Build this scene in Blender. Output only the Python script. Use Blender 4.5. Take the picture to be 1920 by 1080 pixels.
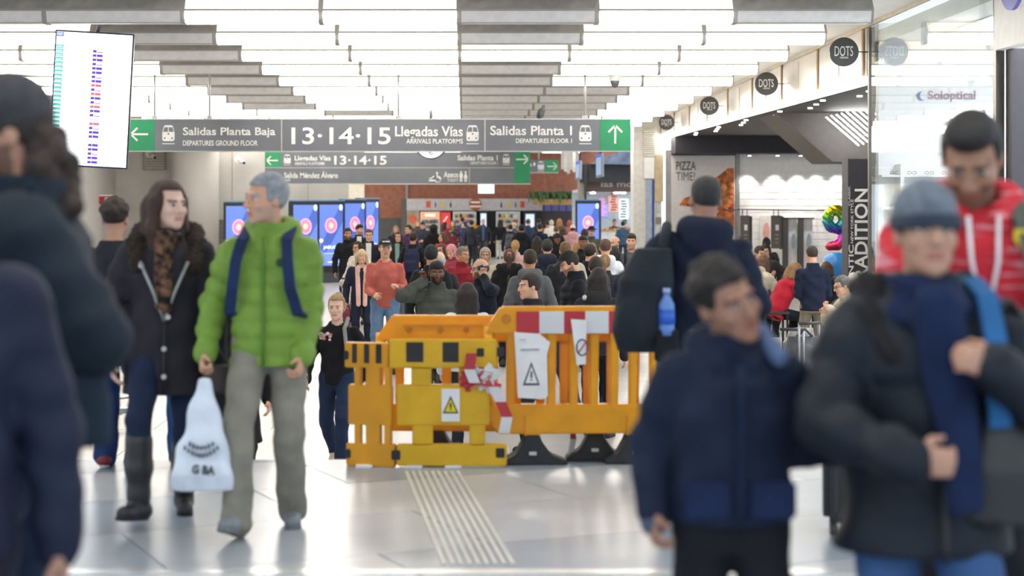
import bpy, bmesh, math, random
import numpy as np
from mathutils import Vector, Matrix
for o in list(bpy.data.objects): bpy.data.objects.remove(o)
SC = bpy.context.scene
COL = SC.collection
R = math.radians
# ------------------------------------------------------------------ camera, world, exposure
F = 3200.0; VX = 868.0; HY = 386.0; EYE = 1.62     # focal length in px, vanishing point, eye height
LOW = -0.66                                        # level of the lower concourse
cam = bpy.data.cameras.new('camera'); co = bpy.data.objects.new('camera', cam); COL.objects.link(co)
cam.sensor_width = 36; cam.lens = 60; cam.clip_end = 400
cam.shift_x = (960 - VX) / 1920; cam.shift_y = -(540 - HY) / 1920
co.location = (0, 0, EYE); co.rotation_euler = (R(90), 0, 0)
cam.dof.use_dof = True; cam.dof.focus_distance = 20.5; cam.dof.aperture_fstop = 1.9
SC.camera = co
W = bpy.data.worlds.new('daylight'); SC.world = W; W.use_nodes = True
W.node_tree.nodes['Background'].inputs[0].default_value = (0.80, 0.90, 1.0, 1)
W.node_tree.nodes['Background'].inputs[1].default_value = 0.9
SC.view_settings.view_transform = 'Standard'; SC.view_settings.look = 'None'
SC.view_settings.gamma = 1; SC.view_settings.use_curve_mapping = False
SC.view_settings.exposure = 1.05
LAMP = 8.0                                         # strength of the lit ceiling boxes

# ------------------------------------------------------------------ helpers
def lin(h):
    h = h.lstrip('#'); c = [int(h[i:i+2], 16) / 255 for i in (0, 2, 4)]
    return tuple(((v + .055) / 1.055) ** 2.4 if v > .04045 else v / 12.92 for v in c) + (1,)
MATS = {}
def mat(hexc, rough=.6, metal=0, noise=.06, scale=8, bump=0, emit=0, spec=.5):
    key = (hexc, rough, metal, noise, scale, bump, emit, spec)
    if key in MATS: return MATS[key]
    m = bpy.data.materials.new('surface_' + hexc.strip('#')); m.use_nodes = True
    nt = m.node_tree; b = nt.nodes['Principled BSDF']; c = lin(hexc)
    b.inputs['Base Color'].default_value = c; b.inputs['Roughness'].default_value = rough
    b.inputs['Metallic'].default_value = metal; b.inputs['Specular IOR Level'].default_value = spec
    if emit:
        b.inputs['Emission Color'].default_value = c; b.inputs['Emission Strength'].default_value = emit
    elif noise or bump:
        tc = nt.nodes.new('ShaderNodeTexCoord'); n = nt.nodes.new('ShaderNodeTexNoise')
        n.inputs['Scale'].default_value = scale; n.inputs['Detail'].default_value = 3
        nt.links.new(tc.outputs['Object'], n.inputs['Vector'])
        mr = nt.nodes.new('ShaderNodeMapRange'); mr.inputs[1].default_value = .3; mr.inputs[2].default_value = .7
        mr.inputs[3].default_value = 1 - noise * 2; mr.inputs[4].default_value = 1 + noise
        nt.links.new(n.outputs['Fac'], mr.inputs[0])
        mx = nt.nodes.new('ShaderNodeVectorMath'); mx.operation = 'SCALE'
        mx.inputs[0].default_value = c[:3]; nt.links.new(mr.outputs[0], mx.inputs['Scale'])
        nt.links.new(mx.outputs[0], b.inputs['Base Color'])
        if bump:
            n2 = nt.nodes.new('ShaderNodeTexNoise'); n2.inputs['Scale'].default_value = scale * 5
            nt.links.new(tc.outputs['Object'], n2.inputs['Vector'])
            bp = nt.nodes.new('ShaderNodeBump'); bp.inputs['Strength'].default_value = bump; bp.inputs['Distance'].default_value = .01
            nt.links.new(n2.outputs['Fac'], bp.inputs['Height']); nt.links.new(bp.outputs[0], b.inputs['Normal'])
    MATS[key] = m; return m
def cloth(hexc, rough=.85): return mat(hexc, rough, 0, .10, 9, .25, 0, .25)
def skinmat(tone, hair, beard=0):
    key = ('skin', tone, hair, beard)
    if key in MATS: return MATS[key]
    m = bpy.data.materials.new('skin'); m.use_nodes = True; nt = m.node_tree; b = nt.nodes['Principled BSDF']
    b.inputs['Roughness'].default_value = .55; b.inputs['Specular IOR Level'].default_value = .35
    at = nt.nodes.new('ShaderNodeAttribute'); at.attribute_name = 'mk'
    sp = nt.nodes.new('ShaderNodeSeparateColor'); nt.links.new(at.outputs['Color'], sp.inputs[0])
    t = lin(tone); cur = None
    def mix(prev, fac, col, k):
        x = nt.nodes.new('ShaderNodeMix'); x.data_type = 'RGBA'
        mu = nt.nodes.new('ShaderNodeMath'); mu.operation = 'MULTIPLY'; mu.inputs[1].default_value = k
        nt.links.new(fac, mu.inputs[0]); nt.links.new(mu.outputs[0], x.inputs[0])
        if prev is None: x.inputs[6].default_value = t
        else: nt.links.new(prev, x.inputs[6])
        x.inputs[7].default_value = col; return x.outputs[2]
    cur = mix(cur, sp.outputs[0], (t[0] * .72, t[1] * .42, t[2] * .42, 1), .8)
    cur = mix(cur, at.outputs['Alpha'], lin(hair), beard)
    cur = mix(cur, sp.outputs[1], lin(hair), .8)
    def ramp(a, b):
        r_ = nt.nodes.new('ShaderNodeMapRange'); r_.inputs[1].default_value = a; r_.inputs[2].default_value = b; nt.links.new(sp.outputs[2], r_.inputs[0]); return r_.outputs[0]
    cur = mix(cur, ramp(0, .5), (.50, .46, .43, 1), .8)
    cur = mix(cur, ramp(.5, 1), (.02, .013, .01, 1), .95)
    nt.links.new(cur, b.inputs['Base Color']); MATS[key] = m; return m
def lightmat(hexc, s):
    s = s * .5 if s < 3 else s
    return mat(hexc, .5, 0, 0, 8, 0, s)
def glassmat():
    m = bpy.data.materials.new('clear_glass'); m.use_nodes = True; nt = m.node_tree
    for n in list(nt.nodes):
        if n.type == 'BSDF_PRINCIPLED': nt.nodes.remove(n)
    out = [n for n in nt.nodes if n.type == 'OUTPUT_MATERIAL'][0]
    fr = nt.nodes.new('ShaderNodeFresnel'); ge = nt.nodes.new('ShaderNodeNewGeometry'); io = nt.nodes.new('ShaderNodeMapRange')
    io.inputs[3].default_value = 1.5; io.inputs[4].default_value = 1 / 1.5; nt.links.new(ge.outputs['Backfacing'], io.inputs[0]); nt.links.new(io.outputs[0], fr.inputs[0])
    tr = nt.nodes.new('ShaderNodeBsdfTransparent'); tr.inputs[0].default_value = (.93, .96, .95, 1)
    gl = nt.nodes.new('ShaderNodeBsdfGlossy'); gl.inputs['Roughness'].default_value = .0
    mx = nt.nodes.new('ShaderNodeMixShader')
    nt.links.new(fr.outputs[0], mx.inputs[0]); nt.links.new(tr.outputs[0], mx.inputs[1]); nt.links.new(gl.outputs[0], mx.inputs[2])
    nt.links.new(mx.outputs[0], out.inputs[0]); return m

def tag(o, label=None, cat=None, group=None, kind=None):
    if label: o['label'] = label
    if cat: o['category'] = cat
    if group: o['group'] = group
    if kind: o['kind'] = kind
    return o
def thing(name, label, cat, loc=(0, 0, 0), rz=0, group=None, kind=None):
    o = bpy.data.objects.new(name, None); COL.objects.link(o); o.empty_display_size = .1
    o.location = loc; o.rotation_euler = (0, 0, rz); tag(o, label, cat, group, kind); return o
def part(name, me, m=None, parent=None, smooth=False):
    """link one mesh object; the material sits on the object so that meshes can be shared"""
    o = bpy.data.objects.new(name, me); COL.objects.link(o)
    if parent is not None: o.parent = parent
    if m is not None:
        if not me.materials: me.materials.append(None)
        o.material_slots[0].link = 'OBJECT'; o.material_slots[0].material = m
    return o
class MB:
    """collects boxes, prisms, tubes into one mesh"""
    def __init__(s): s.v = []; s.f = []; s.mi = []; s.sm = []; s.cur = 0
    def _add(s, v, f, smooth=False):
        n = len(s.v); s.v += [tuple(p) for p in v]; s.f += [tuple(i + n for i in q) for q in f]
        s.mi += [s.cur] * len(f); s.sm += [smooth] * len(f); return s
    def m(s, i): s.cur = i; return s
    def box(s, lo, hi, rot=None, piv=None):
        x0, y0, z0 = lo; x1, y1, z1 = hi
        v = [Vector(p) for p in ((x0, y0, z0), (x1, y0, z0), (x1, y1, z0), (x0, y1, z0), (x0, y0, z1), (x1, y0, z1), (x1, y1, z1), (x0, y1, z1))]
        if rot is not None:
            c = Vector(piv) if piv else (Vector(lo) + Vector(hi)) / 2
            v = [c + rot @ (p - c) for p in v]
        return s._add(v, [(3, 2, 1, 0), (4, 5, 6, 7), (0, 1, 5, 4), (1, 2, 6, 5), (2, 3, 7, 6), (3, 0, 4, 7)])
    def prism(s, pts, axis, a, b, smooth=False):
        """polygon pts (2D) extruded along axis ('x','y','z') from a to b"""
        def p3(p, t): return {'x': (t, p[0], p[1]), 'y': (p[0], t, p[1]), 'z': (p[0], p[1], t)}[axis]
        n = len(pts); v = [p3(p, a) for p in pts] + [p3(p, b) for p in pts]
        f = [tuple(range(n))[::-1], tuple(range(n, 2 * n))] + [(i, (i + 1) % n, n + (i + 1) % n, n + i) for i in range(n)]
        return s._add(v, f, smooth)
    def tube(s, pts, r, n=8, r2=None):
        pts = [Vector(p) for p in pts]; rings = []; k = len(pts)
        for i, p in enumerate(pts):
            d = (pts[min(i + 1, k - 1)] - pts[max(i - 1, 0)]).normalized()
            u = d.cross(Vector((0, 0, 1)) if abs(d.z) < .9 else Vector((1, 0, 0))).normalized(); w = d.cross(u)
            rr = r if r2 is None else r + (r2 - r) * i / (k - 1)
            rings.append([p + (u * math.cos(6.2832 * j / n) + w * math.sin(6.2832 * j / n)) * rr for j in range(n)])
        v = [q for g in rings for q in g]
        f = [(i * n + j, i * n + (j + 1) % n, (i + 1) * n + (j + 1) % n, (i + 1) * n + j) for i in range(k - 1) for j in range(n)]
        f += [tuple(range(n))[::-1], tuple((k - 1) * n + j for j in range(n))]
        return s._add(v, f, True)
    def disc(s, c, r, axis='y', t=.02, n=32, rz=None):
        pts = [(c[0] + r * math.cos(6.2832 * i / n), c[2] + (rz or r) * math.sin(6.2832 * i / n)) for i in range(n)]
        if axis == 'y': return s.prism(pts, 'y', c[1] - t / 2, c[1] + t / 2)
        if axis == 'z':
            pts = [(c[0] + r * math.cos(6.2832 * i / n), c[1] + r * math.sin(6.2832 * i / n)) for i in range(n)]
            return s.prism(pts, 'z', c[2] - t / 2, c[2] + t / 2)
        pts = [(c[1] + r * math.cos(6.2832 * i / n), c[2] + r * math.sin(6.2832 * i / n)) for i in range(n)]
        return s.prism(pts, 'x', c[0] - t / 2, c[0] + t / 2)
    def lathe(s, prof, c=(0, 0, 0), n=20):
        v = [(c[0] + r * math.cos(6.2832 * j / n), c[1] + r * math.sin(6.2832 * j / n), c[2] + z) for r, z in prof for j in range(n)]
        k = len(prof)
        f = [(i * n + j, i * n + (j + 1) % n, (i + 1) * n + (j + 1) % n, (i + 1) * n + j) for i in range(k - 1) for j in range(n)]
        f += [tuple(range(n))[::-1], tuple((k - 1) * n + j for j in range(n))]
        return s._add(v, f, True)
    def mesh(s, name, bevel=0):
        me = bpy.data.meshes.new(name); me.from_pydata(s.v, [], s.f)
        me.polygons.foreach_set('material_index', s.mi); me.polygons.foreach_set('use_smooth', s.sm)
        bm = bmesh.new(); bm.from_mesh(me); bmesh.ops.recalc_face_normals(bm, faces=bm.faces)
        if bevel: bmesh.ops.bevel(bm, geom=bm.edges[:], offset=bevel, segments=2, affect='EDGES', clamp_overlap=True)
        bm.to_mesh(me); bm.free(); return me
    def build(s, name, mats, parent=None, bevel=0):
        me = s.mesh(name, bevel)
        if not isinstance(mats, (list, tuple)): return part(name, me, mats, parent)
        for m_ in mats: me.materials.append(m_)
        return part(name, me, None, parent)
def box(name, lo, hi, m, parent=None, bevel=0): return MB().box(lo, hi).build(name, m, parent, bevel)
def struct(o): o['kind'] = 'structure'; return o
TXT = {}
def textmesh(s, bold=0.0, ext=.01):
    k = (s, bold)
    if k in TXT: return TXT[k]
    cu = bpy.data.curves.new('lettering', 'FONT'); cu.body = s; cu.offset = bold; cu.extrude = ext; cu.resolution_u = 3
    o = bpy.data.objects.new('tmp', cu); COL.objects.link(o); bpy.context.view_layer.update()
    me = bpy.data.meshes.new_from_object(o.evaluated_get(bpy.context.evaluated_depsgraph_get()))
    bpy.data.objects.remove(o); n = len(me.vertices); a = np.empty(n * 3, 'f'); me.vertices.foreach_get('co', a); a = a.reshape(-1, 3)
    me.materials.clear()
    TXT[k] = (me, a); return TXT[k]
def text(s, x0, x1, z0, z1, y, m, parent, bold=.012, name='lettering', rot=None, t=.004):
    """lettering whose ink fills x0..x1, z0..z1 on the plane y, read from -Y (or turned by rot about the origin)"""
    me0, a = textmesh(s, bold); lo = a.min(0); hi = a.max(0); me = me0.copy()
    q = np.empty_like(a); q[:, 0] = x0 + (a[:, 0] - lo[0]) / (hi[0] - lo[0]) * (x1 - x0)
    q[:, 2] = z0 + (a[:, 1] - lo[1]) / (hi[1] - lo[1]) * (z1 - z0); q[:, 1] = y - (a[:, 2] - lo[2]) / (hi[2] - lo[2]) * t
    if rot is not None: q = q @ np.array(rot.to_3x3()).T
    me.vertices.foreach_set('co', q.astype('f').ravel()); me.update()
    return part(name, me, m, parent)
def at(px, py, s):  # a pixel and its scale (px per metre) -> point in the place
    return Vector(((px - VX) / s, F / s, EYE - (py - HY) / s))
# ------------------------------------------------------------------ solid modelling: distance fields -> one continuous mesh
def axis_pts(lo, hi, step, fine=None, fstep=None):
    p = [lo]
    while p[-1] < hi:
        st = fstep if fine and fine[0] - step < p[-1] < fine[1] else step
        p.append(p[-1] + st)
    return np.array(p, 'f')
class Field:
    def __init__(s, lo, hi, step, fine=None, fstep=None):
        fx = [(fine[0][i], fine[1][i]) if fine is not None else None for i in range(3)]
        s.ax = [axis_pts(lo[i], hi[i], step, fx[i], fstep) for i in range(3)]
        s.v = np.full([len(a) for a in s.ax], 1.0, 'f')
    def win(s, lo, hi):
        sl = []
        for a, l, h in zip(s.ax, lo, hi):
            i = max(int(np.searchsorted(a, l)) - 1, 0); j = min(int(np.searchsorted(a, h)) + 1, len(a)); sl.append(slice(i, j))
        X = s.ax[0][sl[0]][:, None, None]; Y = s.ax[1][sl[1]][None, :, None]; Z = s.ax[2][sl[2]][None, None, :]
        return tuple(sl), X, Y, Z
    def put(s, fn, lo, hi, k, op='add'):
        m = .03 + k
        sl, X, Y, Z = s.win([l - m for l in lo], [h + m for h in hi])
        if 0 in s.v[sl].shape: return s
        d = fn(X, Y, Z).astype('f'); a = s.v[sl]
        if op == 'add': 
            h = np.maximum(k - np.abs(a - d), 0) / max(k, 1e-6); s.v[sl] = np.minimum(a, d) - h * h * k * .25
        elif op == 'sub':
            d = -d; h = np.maximum(k - np.abs(a - d), 0) / max(k, 1e-6); s.v[sl] = np.maximum(a, d) + h * h * k * .25
        return s
    def cone(s, a, b, r1, r2=None, k=.02, flat=None, op='add', wob=None):
        a = np.array(a, 'f'); b = np.array(b, 'f'); r2 = r1 if r2 is None else r2; ba = b - a; L2 = float(ba @ ba) + 1e-9; rm = max(r1, r2)
        def fn(X, Y, Z):
            px, py, pz = X - a[0], Y - a[1], Z - a[2]
            t = np.clip((px * ba[0] + py * ba[1] + pz * ba[2]) / L2, 0, 1)
            qx, qy, qz = px - t * ba[0], py - t * ba[1], pz - t * ba[2]
            if flat is not None:
                n, fac = flat; w = (qx * n[0] + qy * n[1] + qz * n[2]) * (fac - 1); qx, qy, qz = qx + w * n[0], qy + w * n[1], qz + w * n[2]
            r = r1 + (r2 - r1) * t
            if wob is not None: r = r + wob(t, X, Y, Z)
            d = np.sqrt(qx * qx + qy * qy + qz * qz) - r
            return d / (1 if flat is None else max(1, flat[1] * .7))
        lo = np.minimum(a, b) - rm; hi = np.maximum(a, b) + rm
        return s.put(fn, lo, hi, k, op)
    def ell(s, c, r, k=.02, M=None, op='add'):
        c = np.array(c, 'f'); M = np.eye(3) if M is None else np.array(M)
        def fn(X, Y, Z):
            p = (X - c[0], Y - c[1], Z - c[2]); q = [(p[0] * M[0][i] + p[1] * M[1][i] + p[2] * M[2][i]) / r[i] for i in range(3)]
            k0 = np.sqrt(q[0] ** 2 + q[1] ** 2 + q[2] ** 2); k1 = np.sqrt((q[0] / r[0]) ** 2 + (q[1] / r[1]) ** 2 + (q[2] / r[2]) ** 2) + 1e-6
            return k0 * (k0 - 1) / k1
        m = max(r) if not np.allclose(M, np.eye(3)) else np.array(r)
        return s.put(fn, c - m, c + m, k, op)
    def loft(s, sec, k=.02, M=None, o=(0, 0, 0), n=2.3, wob=None, op='add'):
        """sec: rows z, cx, cy, a, b in the frame M at o"""
        sec = np.array(sec, 'f'); M = np.eye(3) if M is None else np.array(M); o = np.array(o, 'f')
        def fn(X, Y, Z):
            p = (X - o[0], Y - o[1], Z - o[2]); q = [p[0] * M[0][i] + p[1] * M[1][i] + p[2] * M[2][i] for i in range(3)]
            z = np.clip(q[2], sec[0, 0], sec[-1, 0]); it = lambda j: np.interp(z, sec[:, 0], sec[:, j])
            a, b = it(3), it(4)
            if wob is not None: w = wob(*q); a = a + w; b = b + w
            r = (np.abs((q[0] - it(1)) / a) ** n + np.abs((q[1] - it(2)) / b) ** n) ** (1 / n)
            d = (r - 1) * np.minimum(a, b)
            return np.maximum(d, np.maximum(q[2] - sec[-1, 0], sec[0, 0] - q[2]))
        c = np.array([[x * sg[3] + sg[1], y * sg[4] + sg[2], sg[0]] for sg in sec for x in (-1, 1) for y in (-1, 1)]) @ M.T + o
        return s.put(fn, c.min(0) - .02, c.max(0) + .02, k, op)
    def mesh(s, name):
        v = s.v; ins = v < 0
        c = [ins[i:v.shape[0] - 1 + i, j:v.shape[1] - 1 + j, k:v.shape[2] - 1 + k] for i in (0, 1) for j in (0, 1) for k in (0, 1)]
        cnt = sum(x.astype('i1') for x in c); act = (cnt > 0) & (cnt < 8)
        I, J, K = np.nonzero(act); n = len(I); idm = np.full(act.shape, -1, 'i4'); idm[I, J, K] = np.arange(n)
        acc = np.zeros((n, 3)); w = np.zeros(n)
        P = lambda i, j, k: np.stack([s.ax[0][I + i], s.ax[1][J + j], s.ax[2][K + k]], 1)
        cs = [(i, j, k) for i in (0, 1) for j in (0, 1) for k in (0, 1)]
        for A in cs:
            for d in range(3):
                if A[d]: continue
                B = tuple(A[e] + (e == d) for e in range(3))
                va = v[I + A[0], J + A[1], K + A[2]]; vb = v[I + B[0], J + B[1], K + B[2]]
                x = (va < 0) != (vb < 0); t = np.where(x, va / np.where(x, va - vb, 1), 0)[:, None]
                pa, pb = P(*A), P(*B); acc += np.where(x[:, None], pa + (pb - pa) * t, 0); w += x
        V = acc / w[:, None]; Q = []
        for d in range(3):
            a, b = [e for e in range(3) if e != d]
            s0 = [slice(1, -1)] * 3; s1 = [slice(1, -1)] * 3; s0[d] = slice(0, -1); s1[d] = slice(1, None)
            x0, x1 = ins[tuple(s0)], ins[tuple(s1)]; fl = x0 != x1; G = np.nonzero(fl); up = x0[G]
            base = [G[e] + (0 if e == d else 1) for e in range(3)]
            def cell(da, db):
                q = list(base); q[a] = base[a] - da; q[b] = base[b] - db; return idm[q[0], q[1], q[2]]
            q = np.stack([cell(1, 1), cell(0, 1), cell(0, 0), cell(1, 0)], 1)
            flip = up if d != 1 else ~up
            q[~flip] = q[~flip][:, ::-1]; Q.append(q)
        Q = np.concatenate(Q); Q = Q[(Q >= 0).all(1)]; m = len(Q)
        me = bpy.data.meshes.new(name); me.vertices.add(n); me.vertices.foreach_set('co', V.astype('f').ravel())
        me.loops.add(m * 4); me.loops.foreach_set('vertex_index', Q.astype('i4').ravel())
        me.polygons.add(m); me.polygons.foreach_set('loop_start', np.arange(0, m * 4, 4, dtype='i4'))
        me.polygons.foreach_set('use_smooth', np.ones(m, bool)); me.update(calc_edges=True)
        return me, V

# ------------------------------------------------------------------ people
def rot(yaw=0, pitch=0, roll=0):
    return np.array(Matrix.Rotation(R(yaw), 3, 'Z') @ Matrix.Rotation(R(pitch), 3, 'X') @ Matrix.Rotation(R(roll), 3, 'Y'))
def ik(a, t, l1, l2, pole):
    a = np.array(a, float); t = np.array(t, float); d = t - a; L = np.linalg.norm(d); mx = (l1 + l2) * .995
    if L > mx: t = a + d / L * mx; d = t - a; L = mx
    u = d / L; x = (l1 * l1 - l2 * l2 + L * L) / (2 * L); h = math.sqrt(max(l1 * l1 - x * x, 0))
    p = np.array(pole, float); p = p - u * (p @ u); p /= np.linalg.norm(p) + 1e-9
    return a + u * x + p * h, t
POSE0 = dict(hip=(0, 0, .925), lean=0, twist=0, head=(0, 4, 0), width=1.0,
             footL=(.10, .0, .08, 0, 8), footR=(-.10, .0, .08, 0, -8),         # ankle x y z, toe pitch, toe-out
             wrL=(.27, -.03, .88), wrR=(-.27, -.03, .88), elL=(.5, 1, -.1), elR=(-.5, 1, -.1), curlL=28, curlR=28,
             knL=(.1, -1, 0), knR=(-.1, -1, 0), thL=None, thR=None)
class Rig:
    """joints of a figure 1.75 m tall, facing -Y, its left side towards +X"""
    def __init__(s, **pose):
        p = dict(POSE0); p.update(pose); s.p = p; w = p['width']
        s.hip = np.array(p['hip'], float); s.T = rot(p['twist'], p['lean'], p.get('tilt', 0))
        s.up = lambda q: s.hip + s.T @ np.array(q, float)
        s.shL, s.shR = s.up((.174 * w, .0, .455)), s.up((-.174 * w, .0, .455))
        s.nk0, s.nk1 = s.up((0, .015, .53)), s.up((0, -.005, .615))
        y, pi, ro = p['head']; s.H = rot(p['twist'] + y, p['lean'] * .35 + pi, ro)
        s.hc = s.nk1 + s.H @ np.array((0, -.018, .085))
        for d, sg in (('L', 1), ('R', -1)):
            sh = getattr(s, 'sh' + d); am = p.get('arm', 1); w0 = np.array(p['wr' + d], float); w0[2] -= .03 * (w0[2] < 1) * (am == 1); e, wr = ik(sh, w0, .30 * am, .265 * am, p['el' + d]); setattr(s, 'el' + d, e); setattr(s, 'wr' + d, wr)
            f = p['foot' + d]; hj = s.hip + np.array((sg * .09, 0, -.02)); ank = np.array(f[:3], float)
            kn, an = ik(hj, ank, .43, .425, p['kn' + d]); setattr(s, 'hj' + d, hj); setattr(s, 'kn' + d, kn); setattr(s, 'an' + d, an)
    def hand(s, F_, d):
        sg = 1 if d == 'L' else -1; wr, el = getattr(s, 'wr' + d), getattr(s, 'el' + d)
        u = s.p.get('hd' + d); u = (wr - el) if u is None else np.array(u, float); u = u / np.linalg.norm(u)
        th = s.p['th' + d]; th = np.array((0, -1, 0.001) if abs(u[1]) < .8 else (-sg, 0, 1), float) if th is None else np.array(th, float)
        th = th - u * (th @ u); th /= np.linalg.norm(th); n = np.cross(u, th) * sg; curl = s.p['curl' + d]
        F_.cone(wr - u * .01, wr + u * .045, .026, .036, .02, (n, 1.9)); F_.cone(wr + u * .03, wr + u * .078, .036, .038, .015, (n, 2.5))
        for off, L in ((.031, .074), (.0105, .082), (-.0105, .076), (-.030, .060)):
            q = wr + u * .082 + th * off; ang = R(curl * .6)
            for sgm, fr in enumerate((.45, .31, .24)):
                dv = u * math.cos(ang) + n * math.sin(ang); q2 = q + dv * L * fr
                F_.cone(q, q2, .0098 - sgm * .0006, .0094 - sgm * .0006, .004); q = q2; ang += R(curl)
        q = wr + u * .028 + th * .026; dv = u * .62 + th * .62 + n * .35; dv /= np.linalg.norm(dv); q2 = q + dv * .042
        dv2 = u * .85 + th * .15 + n * (.2 + curl / 90); dv2 /= np.linalg.norm(dv2)
        F_.cone(q, q2, .013, .0115, .012); F_.cone(q2, q2 + dv2 * .033, .0115, .0095, .004)
    def head(s, F_, g=1.0):
        H = s.H; c = s.hc; P = lambda x, y, z: c + H @ np.array((x, y, z)) * g
        E = lambda q, r, k, op='add': F_.ell(P(*q), [x * g for x in r], k, H, op)
        C = lambda a, b, r1, r2, k, op='add': F_.cone(P(*a), P(*b), r1 * g, r2 * g, k, None, op)
        E((0, .012, .032), (.074, .094, .090), .02); E((0, -.022, -.03), (.062, .072, .075), .03); E((0, -.050, -.078), (.043, .042, .038), .03)
        C((-.036, -.082, .030), (.036, -.082, .030), .012, .012, .015); 
        for sg in (-1, 1):
            E((sg * .033, -.098, .008), (.019, .014, .012), .012, 'sub'); E((sg * .032, -.079, .009), (.014, .013, .011), .004)
            E((sg * .040, -.066, -.022), (.024, .022, .022), .02); E((sg * .076, .012, -.004), (.009, .019, .031), .006)
        C((0, -.090, .020), (0, -.113, -.024), .0085, .013, .008); 
        for sg in (-1, 1): E((sg * .013, -.100, -.027), (.009, .010, .008), .006)
        C((-.017, -.0885, -.056), (.017, -.0885, -.056), .0075, .0075, .006); C((-.014, -.088, -.067), (.014, -.088, -.067), .0075, .0075, .006)
        C((-.022, -.104, -.0615), (.022, -.104, -.0615), .0028, .0028, .003, 'sub'); E((0, -.078, -.098), (.022, .018, .018), .015)
    def marks(s, V):
        q = (V - s.hc) @ s.H; x, y, z = np.abs(q[:, 0]), q[:, 1], q[:, 2]; m = np.zeros((len(V), 4), 'f')
        near = (np.linalg.norm(V - s.hc, axis=1) < .17)
        m[:, 0] = near & (x < .025) & (np.abs(z + .0615) < .012) & (y < -.075)
        m[:, 1] = near & (x > .012) & (x < .052) & (np.abs(z - .030 + (x - .03) ** 2 * 4) < .0065) & (y < -.05)
        eye = near & (((x - .032) / .0155) ** 2 + ((z - .009) / .0075) ** 2 < 1) & (y < -.05)
        m[:, 2] = eye * .5 + .5 * (eye & (np.abs(x - .032) < .0075)); lash = near & (((x - .032) / .0185) ** 2 + ((z - .009) / .0125) ** 2 < 1) & (z > .012) & ~eye & (y < -.05); m[:, 1] = np.maximum(m[:, 1], lash * .8)
        m[:, 3] = near & (z < -.028 - .02 * (x < .03)) & (z > -.15) & (y < .01) & ~((x < .022) & (np.abs(z + .0615) < .012)) & (y + .9 * (z + .03) < .03)
        return m
    def body(s, step=.011, fstep=.006):
        pts = np.array([s.hip, s.wrL, s.wrR, s.elL, s.elR, s.knL, s.knR, s.anL, s.anR, s.hc, s.shL, s.shR])
        lo = pts.min(0) - .24; hi = pts.max(0) + .24; lo[2] = min(s.anL[2], s.anR[2]) - .12; hi[2] = s.hc[2] + .16
        A = Field(lo, hi, step, (s.hc - .125, s.hc + .125), fstep); w = s.p['width']
        A.loft([(-.06, 0, .01, .15, .105), (.03, 0, .01, .155, .108), (.18, 0, 0, .128, .09), (.34, 0, 0, .15, .105), (.43, 0, .005, .15 * w, .09), (.54, 0, .012, .075, .06)], .03, s.T, s.hip)
        A.cone(s.nk0, s.nk1 + s.H @ np.array((0, 0, .03)), .058, .052, .03)
        for d in 'LR':
            sh, el, wr, hj, kn, an = [getattr(s, n + d) for n in ('sh', 'el', 'wr', 'hj', 'kn', 'an')]
            A.cone(sh, el, .052, .040, .04); A.cone(el, wr, .040, .027, .02); s.hand(A, d)
            A.cone(hj, kn, .080, .052, .04); A.cone(kn, an, .052, .031, .03)
            fd = s.fdir(d); A.cone(an - np.array((0, 0, .03)) + fd * .01, an + fd * .11 - np.array((0, 0, .048)), .026, .016, .015)
        s.head(A, s.p.get('hs', 1.0)); me, V = A.mesh('body')
        at_ = me.attributes.new('mk', 'FLOAT_COLOR', 'POINT'); at_.data.foreach_set('color', s.marks(V).ravel()); return me
    def fdir(s, d):
        f = s.p['foot' + d]; return rot(f[4], -f[3]) @ np.array((0, -1, 0.))
    def top(s, kind='jacket', hem=-.12, ease=.02, puff=0, pitch=.085, flare=0, collar=.0, cuff=1.0, sleeve=.0, step=.012, hood=0, seed=1, hl=1.0, open_=0):
        """clothing for the upper body; hem: its lower edge measured from the hip joint"""
        pts = np.array([s.hip, s.wrL, s.wrR, s.elL, s.elR, s.shL, s.shR, s.nk1, s.up((0, 0, hem))]); lo = pts.min(0) - .28; hi = pts.max(0) + .27
        hi[2] = s.nk1[2] + .12; lo[2] = min(s.up((0, 0, hem))[2] - .08, s.wrL[2] - .1, s.wrR[2] - .1); A = Field(lo, hi, step); w = s.p['width']; e = ease
        ph = seed * 1.7
        def fold(x, y, z): 
            f = .005 * np.sin(21 * z + 9 * x + ph) * np.sin(13 * x - 17 * y + 5 * z) + .004 * np.sin(33 * z + 14 * y - 20 * x + ph)
            if puff: f = f + puff * (np.sqrt(np.abs(np.sin(math.pi * (z + .3) / pitch))) - .6)
            return f
        sec = [(-.06, 0, .01, .158 + e + flare * .3, .112 + e + flare * .2), (.03, 0, .008, .158 + e, .112 + e), (.18, 0, 0, .142 + e * 1.2, .102 + e * 1.2), (.34, 0, -.003, .158 + e, .115 + e),
               (.44, 0, .004, .160 * w + e * .7, .100 + e), (.50, 0, .010, .120 * w + e * .6, .08 + e * .7), (.535, 0, .012, .086 + e * .5, .068 + e * .6), (.57 + collar * .3, 0, .008, .066 + e * .5, .064 + e * .5)]
        if hem < -.06: sec = [(hem, 0, .012, .163 + e + flare, .118 + e + flare * .8)] + sec
        else: sec = [(hem, 0, .008, .16 + e, .114 + e)] + [q for q in sec if q[0] > hem + .02]
        A.loft(sec, .03, s.T, s.hip, wob=fold)
        if collar: A.loft([(.53, 0, .008, .078 + e * .6, .075 + e * .6), (.57 + collar, 0, -.005, .072 + e * .5, .078 + e * .5)], .015, s.T, s.hip)
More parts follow.
